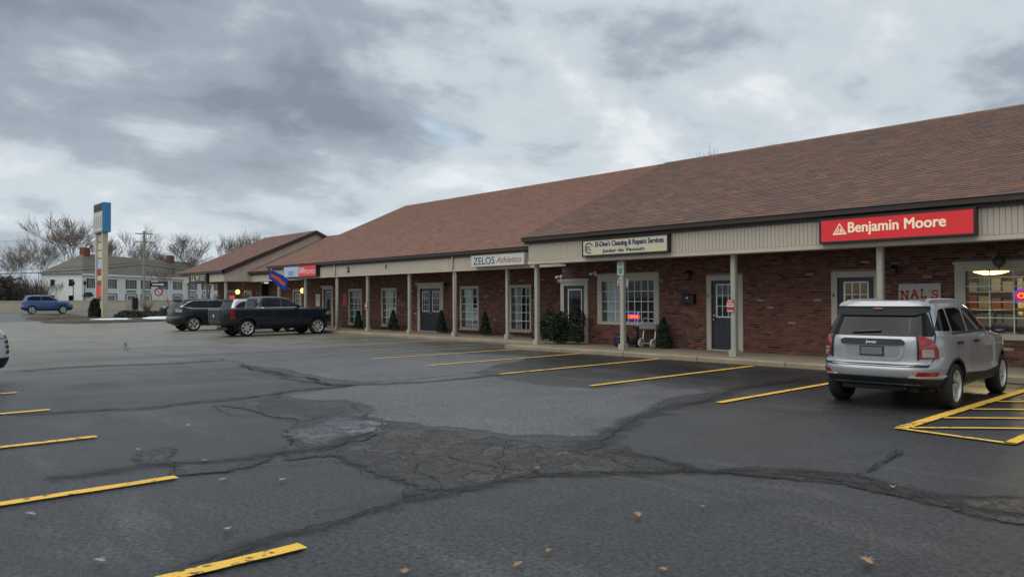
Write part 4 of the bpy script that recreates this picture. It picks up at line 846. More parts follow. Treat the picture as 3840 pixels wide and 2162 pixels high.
TR = [(60, 140, 0, .76, 'thin leafless tree at the far left above the brush'), (112, 150, 1, .98, 'leafless tree between the far left tree and the big crown'), (172, 150, 0, 1.17, 'broad leafless tree with the widest crown, left of the tall blue sign'), (232, 165, 3, 1.5, 'leafless tree behind the tall blue sign'), (292, 160, 1, 1.1, 'leafless tree just right of the tall blue sign'),
      (352, 170, 2, 1.05, 'leafless tree beside the utility pole'), (408, 160, 3, 1.12, 'leafless tree right of the utility pole'), (470, 165, 0, 1.0, 'leafless tree above the white house roof middle'), (520, 150, 1, .98, 'leafless tree over the far end of the white house'), (560, 165, 2, 1.15, 'leafless tree left of the end block roof'), (612, 150, 3, 1.08, 'leafless tree rising behind the end block roof'), (655, 160, 0, .98, 'leafless tree at the ridge of the end block')]
for q, dx in enumerate((20, 88, 140, 205, 262, 322, 382, 438, 495, 545, 590, 635)):
    TR.append((dx, 178+(q*7) % 12, q % 4, (.78, .9, .72, .95)[q*3 % 4], ORD[q]+' leafless tree from the left in the farther row behind the white house'))
for dx, D, k, sc_, lb in TR:
    p = at(dx, D); r = empty('bare_tree', (p[0], p[1], hz(p[0])-.05), lb, 'tree', 'leafless trees behind the white house'); r.scale = (sc_,)*3; r.rotation_euler = (0, 0, random.uniform(0, 6)); link('trunk', TM[k][0], r); link('crown', TM[k][1], r)
r = empty('bare_tree', (-30, 56.4, -.05), 'leafless tree whose twigs show over the near roof ridge', 'tree'); r.scale = (.84, .84, .93); link('trunk', TM[1][0], r); link('crown', TM[1][1], r)
for dx, D, lb in ((425, 92, 'young leafless street tree before the white house'), (150, 100, 'small leafless shrub tree beside the white house corner')):
    p = at(dx, D); r = empty('bare_tree', (p[0], p[1], hz(p[0])), lb, 'tree'); r.scale = (.42,)*3 if dx > 300 else (.28,)*3; link('trunk', TM[2][0], r); link('crown', TM[2][1], r)
# brush at the far left, low shrubs and snow of the island
mb = MB()
for _ in range(5200):
    dx = random.uniform(-160, 118); D = random.uniform(112, 135); p = Vector(at(dx, D, .3)); h = random.uniform(1.5, 5.2)*(1.08 if dx < 60 else .95); w = random.uniform(.015, .05); a = random.uniform(0, 6.28); q = p+Vector((random.gauss(0, .5), random.gauss(0, .5), h)); s_ = Vector((math.cos(a), math.sin(a), 0))*w
    mb.add([p-s_, p+s_, q+s_*.3, q-s_*.3], [(0, 1, 2, 3)])
MT['brush'] = M('brush', (.07, .055, .042), .9, var=.4, scale=.4)
bs = mb.build('brush', MT['brush'], fix=False); tag(bs, 'dense brown leafless brush at the far left', kind='stuff')
mb = MB()
for _ in range(16):
    dx = random.uniform(-150, 112); D = random.uniform(108, 128); p = Vector(at(dx, D, .3)); h = random.uniform(3, 5.2)
    foliage(mb, 420, lambda: (p.x+random.gauss(0, .9), p.y+random.gauss(0, .9), p.z+h*random.random()**1.2), .45, .4)
tag(mb.build('evergreen_thicket', M('thicket', (.040, .038, .024), .8, var=.35), fix=False), 'dark evergreens mixed into the brush', kind='stuff')
def low_shrub(x, y, rx, ry, h, mt, label, n=1500, size=.11):
    r = empty('low_shrub', (x, y, hz(x)+.12), label, 'shrub'); mb = MB()
    def fn():
        a = random.uniform(0, 6.283); t = random.random(); e = math.sqrt(1-t*t*.9)*random.uniform(.8, 1.05); return (rx*e*math.cos(a), ry*e*math.sin(a), h*t)
    foliage(mb, n, fn, size, .5); mb.build('foliage', MT[mt], r, local=True, fix=False); MB().tube([(0, 0, 0), (0, 0, h*.7)], [.05, .02], 5).build('stem', MT['bark'], r, local=True)
low_shrub(-68.6, 16.75, .5, .5, 1.6, 'leaf_dk', 'dark upright evergreen behind the pylon sign posts', 2200, .16); low_shrub(-65.6, 18.6, 1.2, 1.3, .65, 'leaf_dk', 'low dark spreading shrub right of the pylon sign', 1700, .15); low_shrub(-66.5, 20.6, 1.3, 1.3, .55, 'mulch', 'low brown shrub beside the snow heap', 1500, .15)
r = empty('low_shrub', (-69, 20.8, .2), 'wispy leafless shrub behind the low island shrubs', 'shrub'); sb = MB()
for k in range(60): a = random.uniform(0, 6.28); e = random.uniform(.3, 1.); sb.tube([(0, 0, 0), (.4*e*math.cos(a), .4*e*math.sin(a), .8), (1.1*e*math.cos(a), 1.1*e*math.sin(a), random.uniform(1.1, 1.6))], [.015, .010, .004], 3, False)
sb.build('twigs', MT['twig'], r, local=True, fix=False)
def blob(name, x, y, z, rx, ry, h, mt, label, kind):
    mb = MB(); n = 20; prof = [(1.0, -.03), (.97, .35), (.8, .75), (.5, .95), (.0, 1.)]; vs = []
    jit = [random.uniform(.75, 1.2) for _ in range(n)]
    for s_, t in prof:
        for k in range(n): a = 2*math.pi*k/n; vs.append((x+rx*s_*jit[k]*math.cos(a), y+ry*s_*jit[k]*math.sin(a), z+h*t*random.uniform(.9, 1.1)))
    mb.add(vs, [(i*n+k, i*n+(k+1) % n, (i+1)*n+(k+1) % n, (i+1)*n+k) for i in range(4) for k in range(n)]); return tag(mb.build(name, MT[mt], smooth=True, fix=False), label, kind=kind)
blob('snow', -63.4, 16.7, .1, 1.5, 1.9, .18, 'snow', 'old snow at the foot of the pylon sign', 'stuff'); blob('snow', -63.6, 20.2, .1, 1.1, 1.6, .24, 'snow', 'old snow heap right of the pylon sign', 'stuff')
blob('gravel_heap', -73.5, 15.2, .02, 3.5, 2.2, .42, 'mulch', 'low dirty mound left of the pylon sign', 'stuff')

# ---------------------------------------------------------------- street side
# pylon sign
r = empty('pylon_sign', (-68, 17.3, .2), 'tall pylon sign with blue cabinet on two cream posts', 'sign')
MT['cream'] = M('cream_paint', (.56, .50, .36), .6, var=.1, streak=4)
for x in (-67.25, -69.1): box(x-.16, x+.16, 16.85, 17.25, .1, 7.15).build('post', MT['cream'], r)
box(-69.35, -66.65, 16.75, 17.35, 7.1, 9.45).build('cabinet', MT['blue'], r); box(-69.25, -66.78, 16.73, 16.748, 7.2, 8.75).build('face', MT['cream_face'], r); box(-69.25, -66.78, 16.73, 16.748, 8.82, 9.35).build('face', MT['ink'], r)
for k in range(4): box(-69.2+k*.62, -68.8+k*.62, 16.722, 16.729, 7.45, 8.4).build('lettering', MT['grey_face'], r)
for z0, z1, mt in ((6.4, 6.95, 'grey_face'), (5.75, 6.3, 'cream_face'), (5.1, 5.65, 'white_face'), (4.2, 5.0, 'pale_blue'), (3.75, 4.1, 'red'), (3.25, 3.65, 'white_face'), (2.95, 3.2, 'red'), (1.95, 2.85, 'red_face'), (.95, 1.6, 'sage')): box(-68.92, -67.42, 16.95, 17.15, z0, z1).build('tenant_panel', MT[mt], r)
r = empty('meter_box', (-67.2, 19.1, .25), 'small pale service cabinet with dark box right of the pylon', 'cabinet'); box(-67.3, -67.0, 18.6, 19.0, .25, 1.5).build('cabinet', MT['grey_face'], r); box(-67.3, -67.0, 19.1, 19.5, .9, 1.85).build('dark_box', MT['black'], r); box(-67.2, -67.1, 19.25, 19.35, .2, .9).build('post', MT['bark'], r)
# beige wall
wl = MB(); y = -30.
wr_ = empty('roadside_wall', (-96, 20, .4), 'long low beige concrete wall across the road', 'wall'); MT['beige'] = M('beige_concrete', (.55, .485, .375), .8, var=.08, scale=.4, bump=.2)
pm_ = MB().bev(-.02, 5.96, 0, .3, 0, 1.2, .02).mesh('wall_panel', MT['beige'])
for k in range(16): o = link('wall_panel', pm_, wr_, (0, -45+k*6, -.02)); o.rotation_euler = (0, 0, R(90))
box(-96.36, -95.96, -25, 71, 1.585, 1.66).build('coping', MT['beige'], wr_)
# white house: long front along direction dh
HX = empty('white_house', (-143, 32.8, .4), 'long white two storey house with grey hipped roof and shuttered windows', 'house'); HX.rotation_euler = (0, 0, math.atan2(.784, -.64)); HX.scale = (1, -1, 1); WLOC[HX.name] = Vector((0, 0, 0))
Hl, Hd, He, Hr = 46, 7.6, 5.75, 9.4           # local x along the front, local y into the house is -y... front faces +y
MT['clap'] = M('white_clapboard', (.88, .885, .88), .6, var=.04, scale=.8); MT['hroof'] = M('grey_roof', (.135, .125, .105), .9, var=.15, scale=.7, bump=.4, bscale=12); MT['shut'] = M('shutter_green', (.02, .03, .025), .6)
hw = MB(); z = 0
while z < He-.01: hw.prism([(0, z), (Hl, z), (Hl, z), (0, z)], 0, 0, 'y') if False else hw.add([(0, .03, z), (Hl, .03, z), (Hl, .0, z+.25), (0, .0, z+.25), (0, Hd*-1, z), (-.03, 0.03, z)], [(0, 1, 2, 3)]); z += .25
hw.box(0, Hl, -Hd, 0, 0, He); hw.build('wall', MT['clap'], HX, local=True)
hb_ = MB(); e = .4
hb_.add([(-e, e, He), (Hl+e, e, He), (Hl+e, -Hd-e, He), (-e, -Hd-e, He), (5, -Hd/2, Hr), (Hl-8, -Hd/2, Hr)], [(0, 1, 5, 4), (1, 2, 5), (2, 3, 4, 5), (3, 0, 4), (0, 3, 2, 1)]); rf = hb_.build('roof', MT['hroof'], HX, local=True)
box(-e, Hl+e, e-.02, e+.06, He-.28, He+.02).build('cornice', MT['clap'], HX, local=True)
for x in (5.6, 31): box(x-.7, x+.7, -Hd/2-.5, -Hd/2+.5, Hr-1.8, Hr+1.1).build('chimney', M('chimney_brick', (.20, .07, .05), .9), rf, local=True)
def hwin(x, z, w=2.0, h=1.55, sh=True, hood=False):
    wn = MB(); wn.box(x-w/2-.08, x+w/2+.08, .02, .07, z-.08, z+h+.08); wn = wn.build('window', MT['clap'], HX, local=True)
    box(x-w/2, x+w/2, .06, .085, z, z+h).build('pane', MT['carglass'], wn, local=True); g_ = MB()
    for q in range(1, 4): g_.box(x-w/2+w*q/4-.02, x-w/2+w*q/4+.02, .08, .1, z, z+h)
    for q in range(1, 4): g_.box(x-w/2, x+w/2, .08, .1, z+h*q/4-.02, z+h*q/4+.02)
    g_.build('glazing_bars', MT['clap'], wn, local=True)
    if sh:
        for sg in (-1, 1): box(x+sg*(w/2+.3)-.2, x+sg*(w/2+.3)+.2, .05, .09, z-.05, z+h+.05).build('shutter', MT['shut'], wn, local=True)
    if hood: MB().prism([(x-w/2-.6, z-.2), (x-w/2-.5, z-.2), (x-w/2-.5, z+h+.1), (x-w/2-.3, z+h+.32), (x+w/2+.3, z+h+.32), (x+w/2+.5, z+h+.1), (x+w/2+.5, z-.2), (x+w/2+.6, z-.2), (x+w/2+.6, z+h+.15), (x+w/2+.35, z+h+.42), (x-w/2-.35, z+h+.42), (x-w/2-.6, z+h+.15)], .05, .15, 'y').build('surround', MT['shut'], wn, local=True)
for x in (2.6, 7.2, 12.8, 17.2, 22.6, 27.5, 33, 38, 43): hwin(x, 3.4)
for x in (7.2, 12.8, 17.2, 27.5, 33, 38, 43): hwin(x, .55, 2.0, 1.5, False, True)
for x in (12.8, 17.2, 33, 38): box(x-1.3, x+1.3, .05, .12, 2.78, 3.0).build('sign_board', MT['shut'], HX, local=True)
dm = MB().prism([(1.2+1.0*math.cos(t), 1.9+.75*math.sin(t)) for t in np.linspace(0, math.pi, 12)], .05, .5, 'y').build('awning', MT['shut'], HX, local=True)
for yy in (-2, -5.4):                       # windows in the short left side
    for z in (3.6, .9):
        wn = box(-.06, -.02, yy-.55, yy+.55, z, z+1.3).build('window', MT['clap'], HX, local=True); box(-.075, -.055, yy-.4, yy+.4, z+.08, z+1.2).build('pane', MT['carglass'], wn, local=True)
# utility pole, wires, lamp posts, road signs
p = at(362, 88); r = empty('utility_pole', (p[0], p[1], .3), 'weathered wooden utility pole with crossarms before the white house', 'pole'); MT['pole'] = M('pole_wood', (.30, .26, .21), .85, var=.15, streak=4)
MB().tube([(p[0], p[1], .3), (p[0], p[1], 9.6)], [.17, .12], 8).build('shaft', MT['pole'], r); dy = Vector((.25, .95, 0)).normalized()
for z in (9.3, 8.35): a_ = Vector((p[0], p[1], z)); MB().tube([a_-dy*.95, a_+dy*.95], .06, 6).build('crossarm', MT['pole'], r)
MB().lathe([(0, 0), (.05, 0), (.05, .2), (0, .25)], (p[0], p[1]+.3, 9.35), 8).build('insulator', MT['grey_face'], r)
def wire(p0, p1, sag, rr, label):
    p0, p1 = Vector(p0), Vector(p1); pts = [p0.lerp(p1, t)-Vector((0, 0, sag*4*t*(1-t))) for t in np.linspace(0, 1, 24)]
    MB().tube(pts, rr, 4).thing('utility_wire', MT['black'], tuple(p0), label, 'wire', 'wires strung along the road')
PT = Vector((p[0], p[1], 0)); P0 = Vector(at(-500, 96)); P2 = Vector(at(900, 120))
for dz, rr, sg_, lb in ((6.0, .05, 1.0, 'thick lowest cable crossing before the white house roof'), (6.35, .02, .9, 'thin cable just above the thick lowest one')): wire(P0+Vector((0, 0, dz)), PT+Vector((0, 0, dz-.3)), sg_, rr, lb+', left of the pole'); wire(PT+Vector((0, 0, dz-.3)), P2+Vector((0, 0, dz)), sg_, rr, lb+', right of the pole')
for s_, lb in ((-.9, 'topmost wire left end on the crossarm'), (.9, 'topmost wire right end on the crossarm')): wire(P0+dy*s_+Vector((0, 0, 9.6)), PT+dy*s_+Vector((0, 0, 9.4)), .8, .012, lb+', left span')
for D0 in (): pass
for dx, lb in ((184, 'black lantern post nearest the blue car before the white house'), (213, 'black lantern post left of the pylon sign')):
    p = at(dx, 104); r = empty('lamp_post', (p[0], p[1], .4), lb, 'lamp post'); MB().tube([(p[0], p[1], .4), (p[0], p[1], 3.7)], [.07, .05], 8).build('post', MT['black'], r); MB().lathe([(.06, 0), (.17, .1), (.2, .45), (.05, .65), (0, .8)], (p[0], p[1], 3.7), 8).build('lantern', MT['black'], r)
p = at(398, 80); r = empty('road_sign', (p[0], p[1], .4), 'one way plate above a round no turn sign by the road', 'sign'); MB().tube([(p[0], p[1], .4), (p[0], p[1], 3.4)], .04, 6).build('post', MT['grey_face'], r); a_ = Vector((p[0]+.06, p[1], 0)); nf = Vector((.96, -.26, 0)); sd_ = Vector((.26, .96, 0))
def card(pts, mt, nm, o): return flat([pts], a_+nf*o, sd_, (0, 0, 1), mt, nm, r, .02)
card([(-.75, 3.05), (.75, 3.05), (.75, 3.5), (-.75, 3.5)], MT['ink'], 'panel', .05); card([(-.6, 3.2), (.25, 3.2), (.25, 3.12), (.62, 3.275), (.25, 3.43), (.25, 3.35), (-.6, 3.35)], MT['white'], 'arrow', .07)
flat(ring(0, 2.5, .3, .42, 0, 360, 24)+[[(-.3, 2.75), (-.25, 2.8), (.3, 2.25), (.25, 2.2)]], a_+nf*.06, sd_, (0, 0, 1), MT['red'], 'ring', r, .02); card([(.40*math.cos(t), 2.5+.40*math.sin(t)) for t in np.linspace(0, 6.283, 21)[:-1]], MT['white'], 'panel', .04)
# ---------------------------------------------------------------- fallen leaves
MT['oak'] = M('oak_leaf', (.34, .21, .11), .8, var=.25, scale=18); MT['pale'] = M('pale_leaf', (.34, .30, .25), .8, var=.25, scale=18)
ol = [(0, -.55), (.04, -.3), (.22, -.28), (.10, -.16), (.36, -.05), (.13, .02), (.34, .22), (.11, .2), (.16, .42), (0, .55), (-.16, .42), (-.11, .2), (-.34, .22), (-.13, .02), (-.36, -.05), (-.10, -.16), (-.22, -.28), (-.04, -.3)]
LV = [(-10.19, 3.58, .11, 'pale', 'pale curled leaf up the lot between two left yellow lines'), (-8.92, 2.6, .10, 'pale', 'pale leaf at the brown crack patch on the left'), (-7.85, 2.91, .09, 'pale', 'pale leaf in the crack beyond the second yellow line end'), (-6.9, 2.73, .10, 'pale', 'whitish leaf just beyond the second yellow line tip'), (-6.52, 3.12, .11, 'pale', 'whitish leaf a little right of the second yellow line tip'),
      (-5.39, 2.16, .12, 'pale', 'ragged pale leaf at the pale scuff mark'), (-5.28, 1.31, .13, 'pale', 'thin twisted pale leaf in the lower left corner'), (-6.8, 1.21, .12, 'pale', 'upright pale leaf below the second yellow line'), (-5.26, 5.09, .13, 'oak', 'tan leaf lying across the main crack in mid lot'), (-3.61, 4.55, .13, 'oak', 'tan folded leaf in the open foreground asphalt'),
      (-3.51, 3.5, .08, 'oak', 'small tan leaf low in the middle foreground'), (-3.45, 3.17, .10, 'oak', 'tan leaf near the bottom edge, middle'), (-3.82, 2.6, .12, 'oak', 'tan leaf cut by the bottom edge'), (-2.8, 3.76, .10, 'oak', 'tan leaf near the bottom edge, right of middle'), (-2.03, 4.78, .16, 'oak', 'largest tan oak leaf at the bottom right'), (-2.66, 6.81, .09, 'pale', 'white scrap at the right hand crack'), (-3.43, 5.12, .06, 'pale', 'tiny white scrap in the right foreground'), (-8.7, 5.68, .14, 'pale', 'pale scrap at the damp patch edge'), (-10.17, 9.76, .09, 'pale', 'tiny pale scrap before the yellow stall lines')]
for x, y, s_, mt, lb in LV:
    s_ *= .75
    mb = MB(); rng = random.Random(int(x*100)); cu = rng.uniform(.25, .7); a = rng.uniform(0, 6.28); tw = rng.uniform(-.3, .3)
    P3 = lambda u, v: (s_*(u*math.cos(a)-v*math.sin(a)), s_*(u*math.sin(a)+v*math.cos(a)), .022+s_*(cu*u*u*2.2+abs(v)*v*tw+.10+.12*v*v))
    n = len(ol); vs = [P3(0, t) for t in (-.4, -.1, .15, .35)]+[P3(u, v) for u, v in ol]
    def near(v): return 0 if v < -.25 else 1 if v < .03 else 2 if v < .25 else 3
    fs = []
    for i in range(n):
        j = (i+1) % n; a_i, b_i = near(ol[i][1]), near(ol[j][1]); fs.append((4+i, 4+j, a_i));
        if a_i != b_i: fs.append((4+j, b_i, a_i))
    o = link('fallen_leaf', mb.add(vs, fs).mesh('fallen_leaf', MT[mt], fix=False), None, (x, y, 0)); tag(o, lb, 'leaf', 'fallen leaves on the asphalt')
    md = o.modifiers.new('s', 'SOLIDIFY'); md.thickness = .002
# ---------------------------------------------------------------- vehicles (local frame: x forward, y left, z up)
def crom(keys, sub):
    k = np.array(keys, float); out = []
    for i in range(len(k)-1):
        p0, p1, p2, p3 = k[max(i-1, 0)], k[i], k[i+1], k[min(i+2, len(k)-1)]
        for j in range(sub):
            t = j/sub; h = .5*((2*p1)+(-p0+p2)*t+(2*p0-5*p1+4*p2-p3)*t*t+(-p0+3*p1-3*p2+p3)*t**3)
            lin = p1+(p2-p1)*t; out.append(h*.6+lin*.4)
    out.append(k[-1]); return np.array(out)
def shell(keys, nring=160, sub=5):
    """rings (x front, z front, x rear, z rear, half width, z side, corner exponent front, corner exponent rear)"""
    rs = crom(keys, sub); th = np.linspace(0, 2*np.pi, 4001)[:-1]; vs = []; fs = []
    c, s = np.cos(th), np.sin(th)
    for (xf, zf, xr, zr, w, zs, nf, nr) in rs:
        xm = (xf+xr)/2; a = (xf-xr)/2; n = np.where(c > 0, nf, nr)
        x = xm+a*np.sign(c)*np.abs(c)**(2/n); y = w*np.sign(s)*np.abs(s)**(2/n)
        d = np.hypot(np.diff(x, append=x[0]), np.diff(y, append=y[0])); L = np.concatenate([[0], np.cumsum(d)]); t = np.linspace(0, L[-1], nring+1)[:-1]
        X = np.interp(t, L, np.append(x, x[0])); Y = np.interp(t, L, np.append(y, y[0]))
        u = np.clip((X-xm)/max(a, 1e-6), -1, 1); b = np.abs(u)**3
        Z = zs+np.where(u > 0, zf-zs, zr-zs)*b
        vs += list(zip(X, Y, Z))
    m_ = len(rs)
    for i in range(m_-1):
        for k in range(nring): fs.append((i*nring+k, i*nring+(k+1) % nring, (i+1)*nring+(k+1) % nring, (i+1)*nring+k))
    fs += [tuple(range(nring))[::-1], tuple((m_-1)*nring+k for k in range(nring))]
    return vs, fs
class Car:
    def __init__(s, name, loc, rz, keys, paint, axles, wr, label, cat='car', tw=.22, track=None, group=None, arch=.06, archmat='blackp', spokes=5, sc=(1, 1, 1)):
        s.root = empty(name, loc, label, cat, group, rz); s.root.scale = sc
        vs, fs = shell(keys); bm = bmesh.new(); bv = [bm.verts.new(v) for v in vs]
        for f in fs: bm.faces.new([bv[i] for i in f])
        bmesh.ops.recalc_face_normals(bm, faces=bm.faces); s.bvh = BVHTree.FromBMesh(bm)
        me = bpy.data.meshes.new('body'); bm.to_mesh(me); bm.free(); me.materials.append(paint); me.materials.append(MT['black'])
        s.hw = max(k[4] for k in keys); tr = track or s.hw-.02
        tmp = bpy.data.objects.new('tmp', me); COL.objects.link(tmp); cut = MB()
        for ax in axles:
            for sg in (1, -1):
                cut.lathe([(wr+arch, tr-.34), (wr+arch, tr+.4)], (ax, 0, wr), 40, 'y') if sg > 0 else cut.lathe([(wr+arch, -tr-.4), (wr+arch, -tr+.34)], (ax, 0, wr), 40, 'y')
        cme = cut.mesh('cut', MT['black']); co = bpy.data.objects.new('cut', cme); COL.objects.link(co)
        md = tmp.modifiers.new('b', 'BOOLEAN'); md.operation = 'DIFFERENCE'; md.object = co; md.solver = 'EXACT'; md.material_mode = 'TRANSFER'
        me2 = bpy.data.meshes.new_from_object(tmp.evaluated_get(bpy.context.evaluated_depsgraph_get()))
        bpy.data.objects.remove(tmp); bpy.data.objects.remove(co)
        if len(me2.polygons) < 100: me2 = me
        me2.polygons.foreach_set('use_smooth', [len(p.vertices) <= 12 and abs(p.normal.z) < 2 for p in me2.polygons]); me2.name = 'body'
        try: me2.set_sharp_from_angle(angle=R(38))
        except Exception: pass
        s.body = link('body', me2, s.root)
        tm = MB().lathe([(wr*.69, -tw*.5+.02), (wr*.73, -tw*.5), (wr*.94, -tw*.46), (wr, -tw*.36), (wr, tw*.36), (wr*.94, tw*.46), (wr*.73, tw*.5), (wr*.69, tw*.5-.02)], (0, 0, 0), 40, 'y', closed=True).mesh('wheel', MT['rubber'], True)
        rm = MB(); r0 = wr*.70
        rm.lathe([(r0, .02), (r0, tw*.44), (r0*.93, tw*.46), (r0*.88, tw*.40), (r0*.86, .02)], (0, 0, 0), 36, 'y', closed=True)
        rm.lathe([(0., tw*.40), (r0*.14, tw*.40), (r0*.2, tw*.36), (r0*.2, tw*.1)], (0, 0, 0), 20, 'y')
        for k in range(spokes):
            for dt in ((-.13, .13) if spokes <= 6 else (0,)):
                t = 2*math.pi*k/spokes+math.pi/2; ca, sa = math.cos(t), math.sin(t); w0, w1 = r0*.10, (r0*.10 if spokes <= 6 else r0*.15); h0, h1 = tw*.39, tw*.36
                ca2, sa2 = math.cos(t+dt*1.25), math.sin(t+dt*1.25)
                a = Vector((ca*r0*.13, 0, sa*r0*.13)); b = Vector((ca2*r0*.9, 0, sa2*r0*.9)); pp = Vector((-sa, 0, ca))
                q = [a-pp*w0, a+pp*w0, b+pp*w1, b-pp*w1]
                rm.add([(p.x, h0 if i < 2 else h1, p.z) for i, p in enumerate(q)]+[(p.x, h0-.05, p.z) for p in q], [(0, 1, 2, 3), (7, 6, 5, 4), (0, 4, 5, 1), (1, 5, 6, 2), (2, 6, 7, 3), (3, 7, 4, 0)])
        rim = rm.mesh('rim', MT['alloy']); bk = MB().lathe([(0, .03), (r0*.87, .03), (r0*.87, .0), (0, .0)], (0, 0, 0), 28, 'y').mesh('brake_disc', MT['black'])
        s.ry = rz
        for ax in axles:
            for sg in (1, -1):
                w = link('wheel', tm, s.root, (ax, sg*(tr-tw*.5+.005), wr)); w.rotation_euler = (0, random.uniform(0, 1), 0 if sg > 0 else math.pi)
                link('rim', rim, w); link('brake_disc', bk, w)
        for ax in axles:       # dark inner arch liner and axle under the floor
            MB().tube([(ax, -tr+.2, wr), (ax, tr-.2, wr)], .05, 8).build('axle', MT['black'], s.root, local=True)
        x0, x1 = min(k[2] for k in keys)+.35, max(k[0] for k in keys)-.35
        box(x0, x1, -s.hw*.6, s.hw*.6, wr*.8, wr*1.1).build('underbody', MT['black'], s.root, local=True)
    def hit(s, o, d):
        r = s.bvh.ray_cast(Vector(o), Vector(d).normalized(), 8.)
        return (r[0], r[1]) if r[0] is not None else (None, None)
    def panel(s, name, pts, view, mt, off=.004, thick=None, parent=None, step=.06, label=None, round_=0):
        """an outline (in the side or end view) laid on the body as a panel with thickness"""
        if view[0] == 's': sg = 1 if view == 's+' else -1; O, U, Vv, D = Vector((0, sg*3, 0)), Vector((1, 0, 0)), Vector((0, 0, 1)), Vector((0, -sg, 0))
        elif view == 'r': O, U, Vv, D = Vector((-4, 0, 0)), Vector((0, 1, 0)), Vector((0, 0, 1)), Vector((1, 0, 0))
        elif view == 'f': O, U, Vv, D = Vector((4, 0, 0)), Vector((0, 1, 0)), Vector((0, 0, 1)), Vector((-1, 0, 0))
        elif view == 't': O, U, Vv, D = Vector((0, 0, 4)), Vector((1, 0, 0)), Vector((0, 1, 0)), Vector((0, 0, -1))
        else:            # ('d', sign, end): diagonal towards a corner, u measured along the tangent
            _, sg, en = view; D = Vector((-en*.8, -sg*.6, 0)); U = Vector((-.6*en*sg, .8, 0)).normalized()*1.; O = Vector((en*2.2, sg*.85, 0))-D*2; Vv = Vector((0, 0, 1))
        if round_:
            q = [Vector(p) for p in pts]; o2 = []
            for i, p in enumerate(q):
                a, b = q[i-1]-p, q[(i+1) % len(q)]-p; r = min(round_, a.length*.45, b.length*.45)
                pa, pb = p+a.normalized()*r, p+b.normalized()*r
                o2 += [pa*(1-t)**2+p*2*t*(1-t)+pb*t*t for t in (0, .25, .5, .75, 1)]
            pts = [tuple(p) for p in o2]
        bm = bmesh.new(); f = bm.faces.new([bm.verts.new((p[0], p[1], 0)) for p in pts])
        us = [p[0] for p in pts]; vs = [p[1] for p in pts]
        for a0, a1, ax in ((min(us), max(us), 0), (min(vs), max(vs), 1)):
            n = int((a1-a0)/step)
            for i in range(1, n+1):
                co = [0, 0, 0]; co[ax] = a0+(a1-a0)*i/(n+1); no = [0, 0, 0]; no[ax] = 1
                bmesh.ops.bisect_plane(bm, geom=bm.verts[:]+bm.edges[:]+bm.faces[:], plane_co=co, plane_no=no, dist=1e-5)
        bmesh.ops.triangulate(bm, faces=bm.faces); bm.verts.ensure_lookup_table()
        co = []; last = None
        for v in bm.verts:
            p, n = s.hit(O+U*v.co.x+Vv*v.co.y, D); co.append((p, n))
        good = [c for c in co if c[0] is not None]
        if not good: bm.free(); return None
        inner = {}
        for v, (p, n) in zip(bm.verts, co):
            o_ = O+U*v.co.x+Vv*v.co.y
            if p is None:
                g = min(good, key=lambda c: ((c[0]-o_)-D*((c[0]-o_).dot(D))).length); p = o_+D*((g[0]-o_).dot(D)); n = g[1]
            v.co = p+n*off; inner[v] = p-n*.006
        be = [e for e in bm.edges if len(e.link_faces) == 1]; nv = {}
        for e in be:
            a, b = e.verts; lf = e.link_faces[0]
            for q in (a, b):
                if q not in nv: nv[q] = bm.verts.new(inner[q])
            for l in lf.loops:
                if l.edge == e:
                    if l.vert == a: bm.faces.new((b, a, nv[a], nv[b]))
                    else: bm.faces.new((a, b, nv[b], nv[a]))
                    break
        me = bpy.data.meshes.new(name); bm.to_mesh(me); bm.free(); me.materials.append(mt if not isinstance(mt, str) else MT[mt])
        me.polygons.foreach_set('use_smooth', [True]*len(me.polygons))
        try: me.set_sharp_from_angle(angle=R(40))
        except Exception: pass
        o = link(name, me, parent or s.root)
        if label: o['label'] = label
        return o
    def seam(s, pts, view, w=.008, name='panel_gap'):
        mb = []
        for (a, b) in zip(pts, pts[1:]):
            a, b = Vector(a), Vector(b); d = (b-a).normalized(); n = Vector((-d.y, d.x))*w*.5
            mb.append([a-n, b-n, b+n, a+n])
        for q in mb: s.panel(name, [tuple(p) for p in q], view, 'black', .0015, step=.08)
    def arch(s, ax, wr, a0, w, sides=('s+', 's-'), mt='blackp', off=.012):
        for sd in sides:
            pts = [(ax+(wr+a0)*math.cos(t), wr+(wr+a0)*math.sin(t)) for t in np.linspace(-.12, math.pi+.12, 22)]+[(ax+(wr+a0+w)*math.cos(t), wr+(wr+a0+w)*math.sin(t)) for t in np.linspace(math.pi+.12, -.12, 22)]
            s.panel('wheel_arch_trim', pts, sd, mt, off, step=.09)
    def mirror(s, x, y, z, mt, r=.1):
        for sg in (1, -1):
            o = MB().lathe([(0, -.06), (.055, -.055), (.085, -.02), (.09, .03), (.082, .05)], (0, 0, 0), 16, 'x').build('mirror', mt, s.root, smooth=True, local=True)
            o.location = (x, sg*(y+.1), z); o.scale = (1.1, 1.35, .85); o.rotation_euler = (0, 0, math.pi)
            MB().lathe([(0, -.049), (.076, -.05)], (0, 0, 0), 16, 'x').build('mirror_glass', MT['chrome'], o, local=True).rotation_euler = (0, 0, math.pi)
            MB().tube([(x+.02, sg*(y-.06), z-.03), (x, sg*(y+.05), z-.02)], .025, 6).build('mirror_arm', MT['blackp'], s.root, local=True)
    def lettering(s, body, o, U, Vv, mt, bold=.01): return text(body, o, U, Vv, mt, 'badge', s.root, bold, local=True)
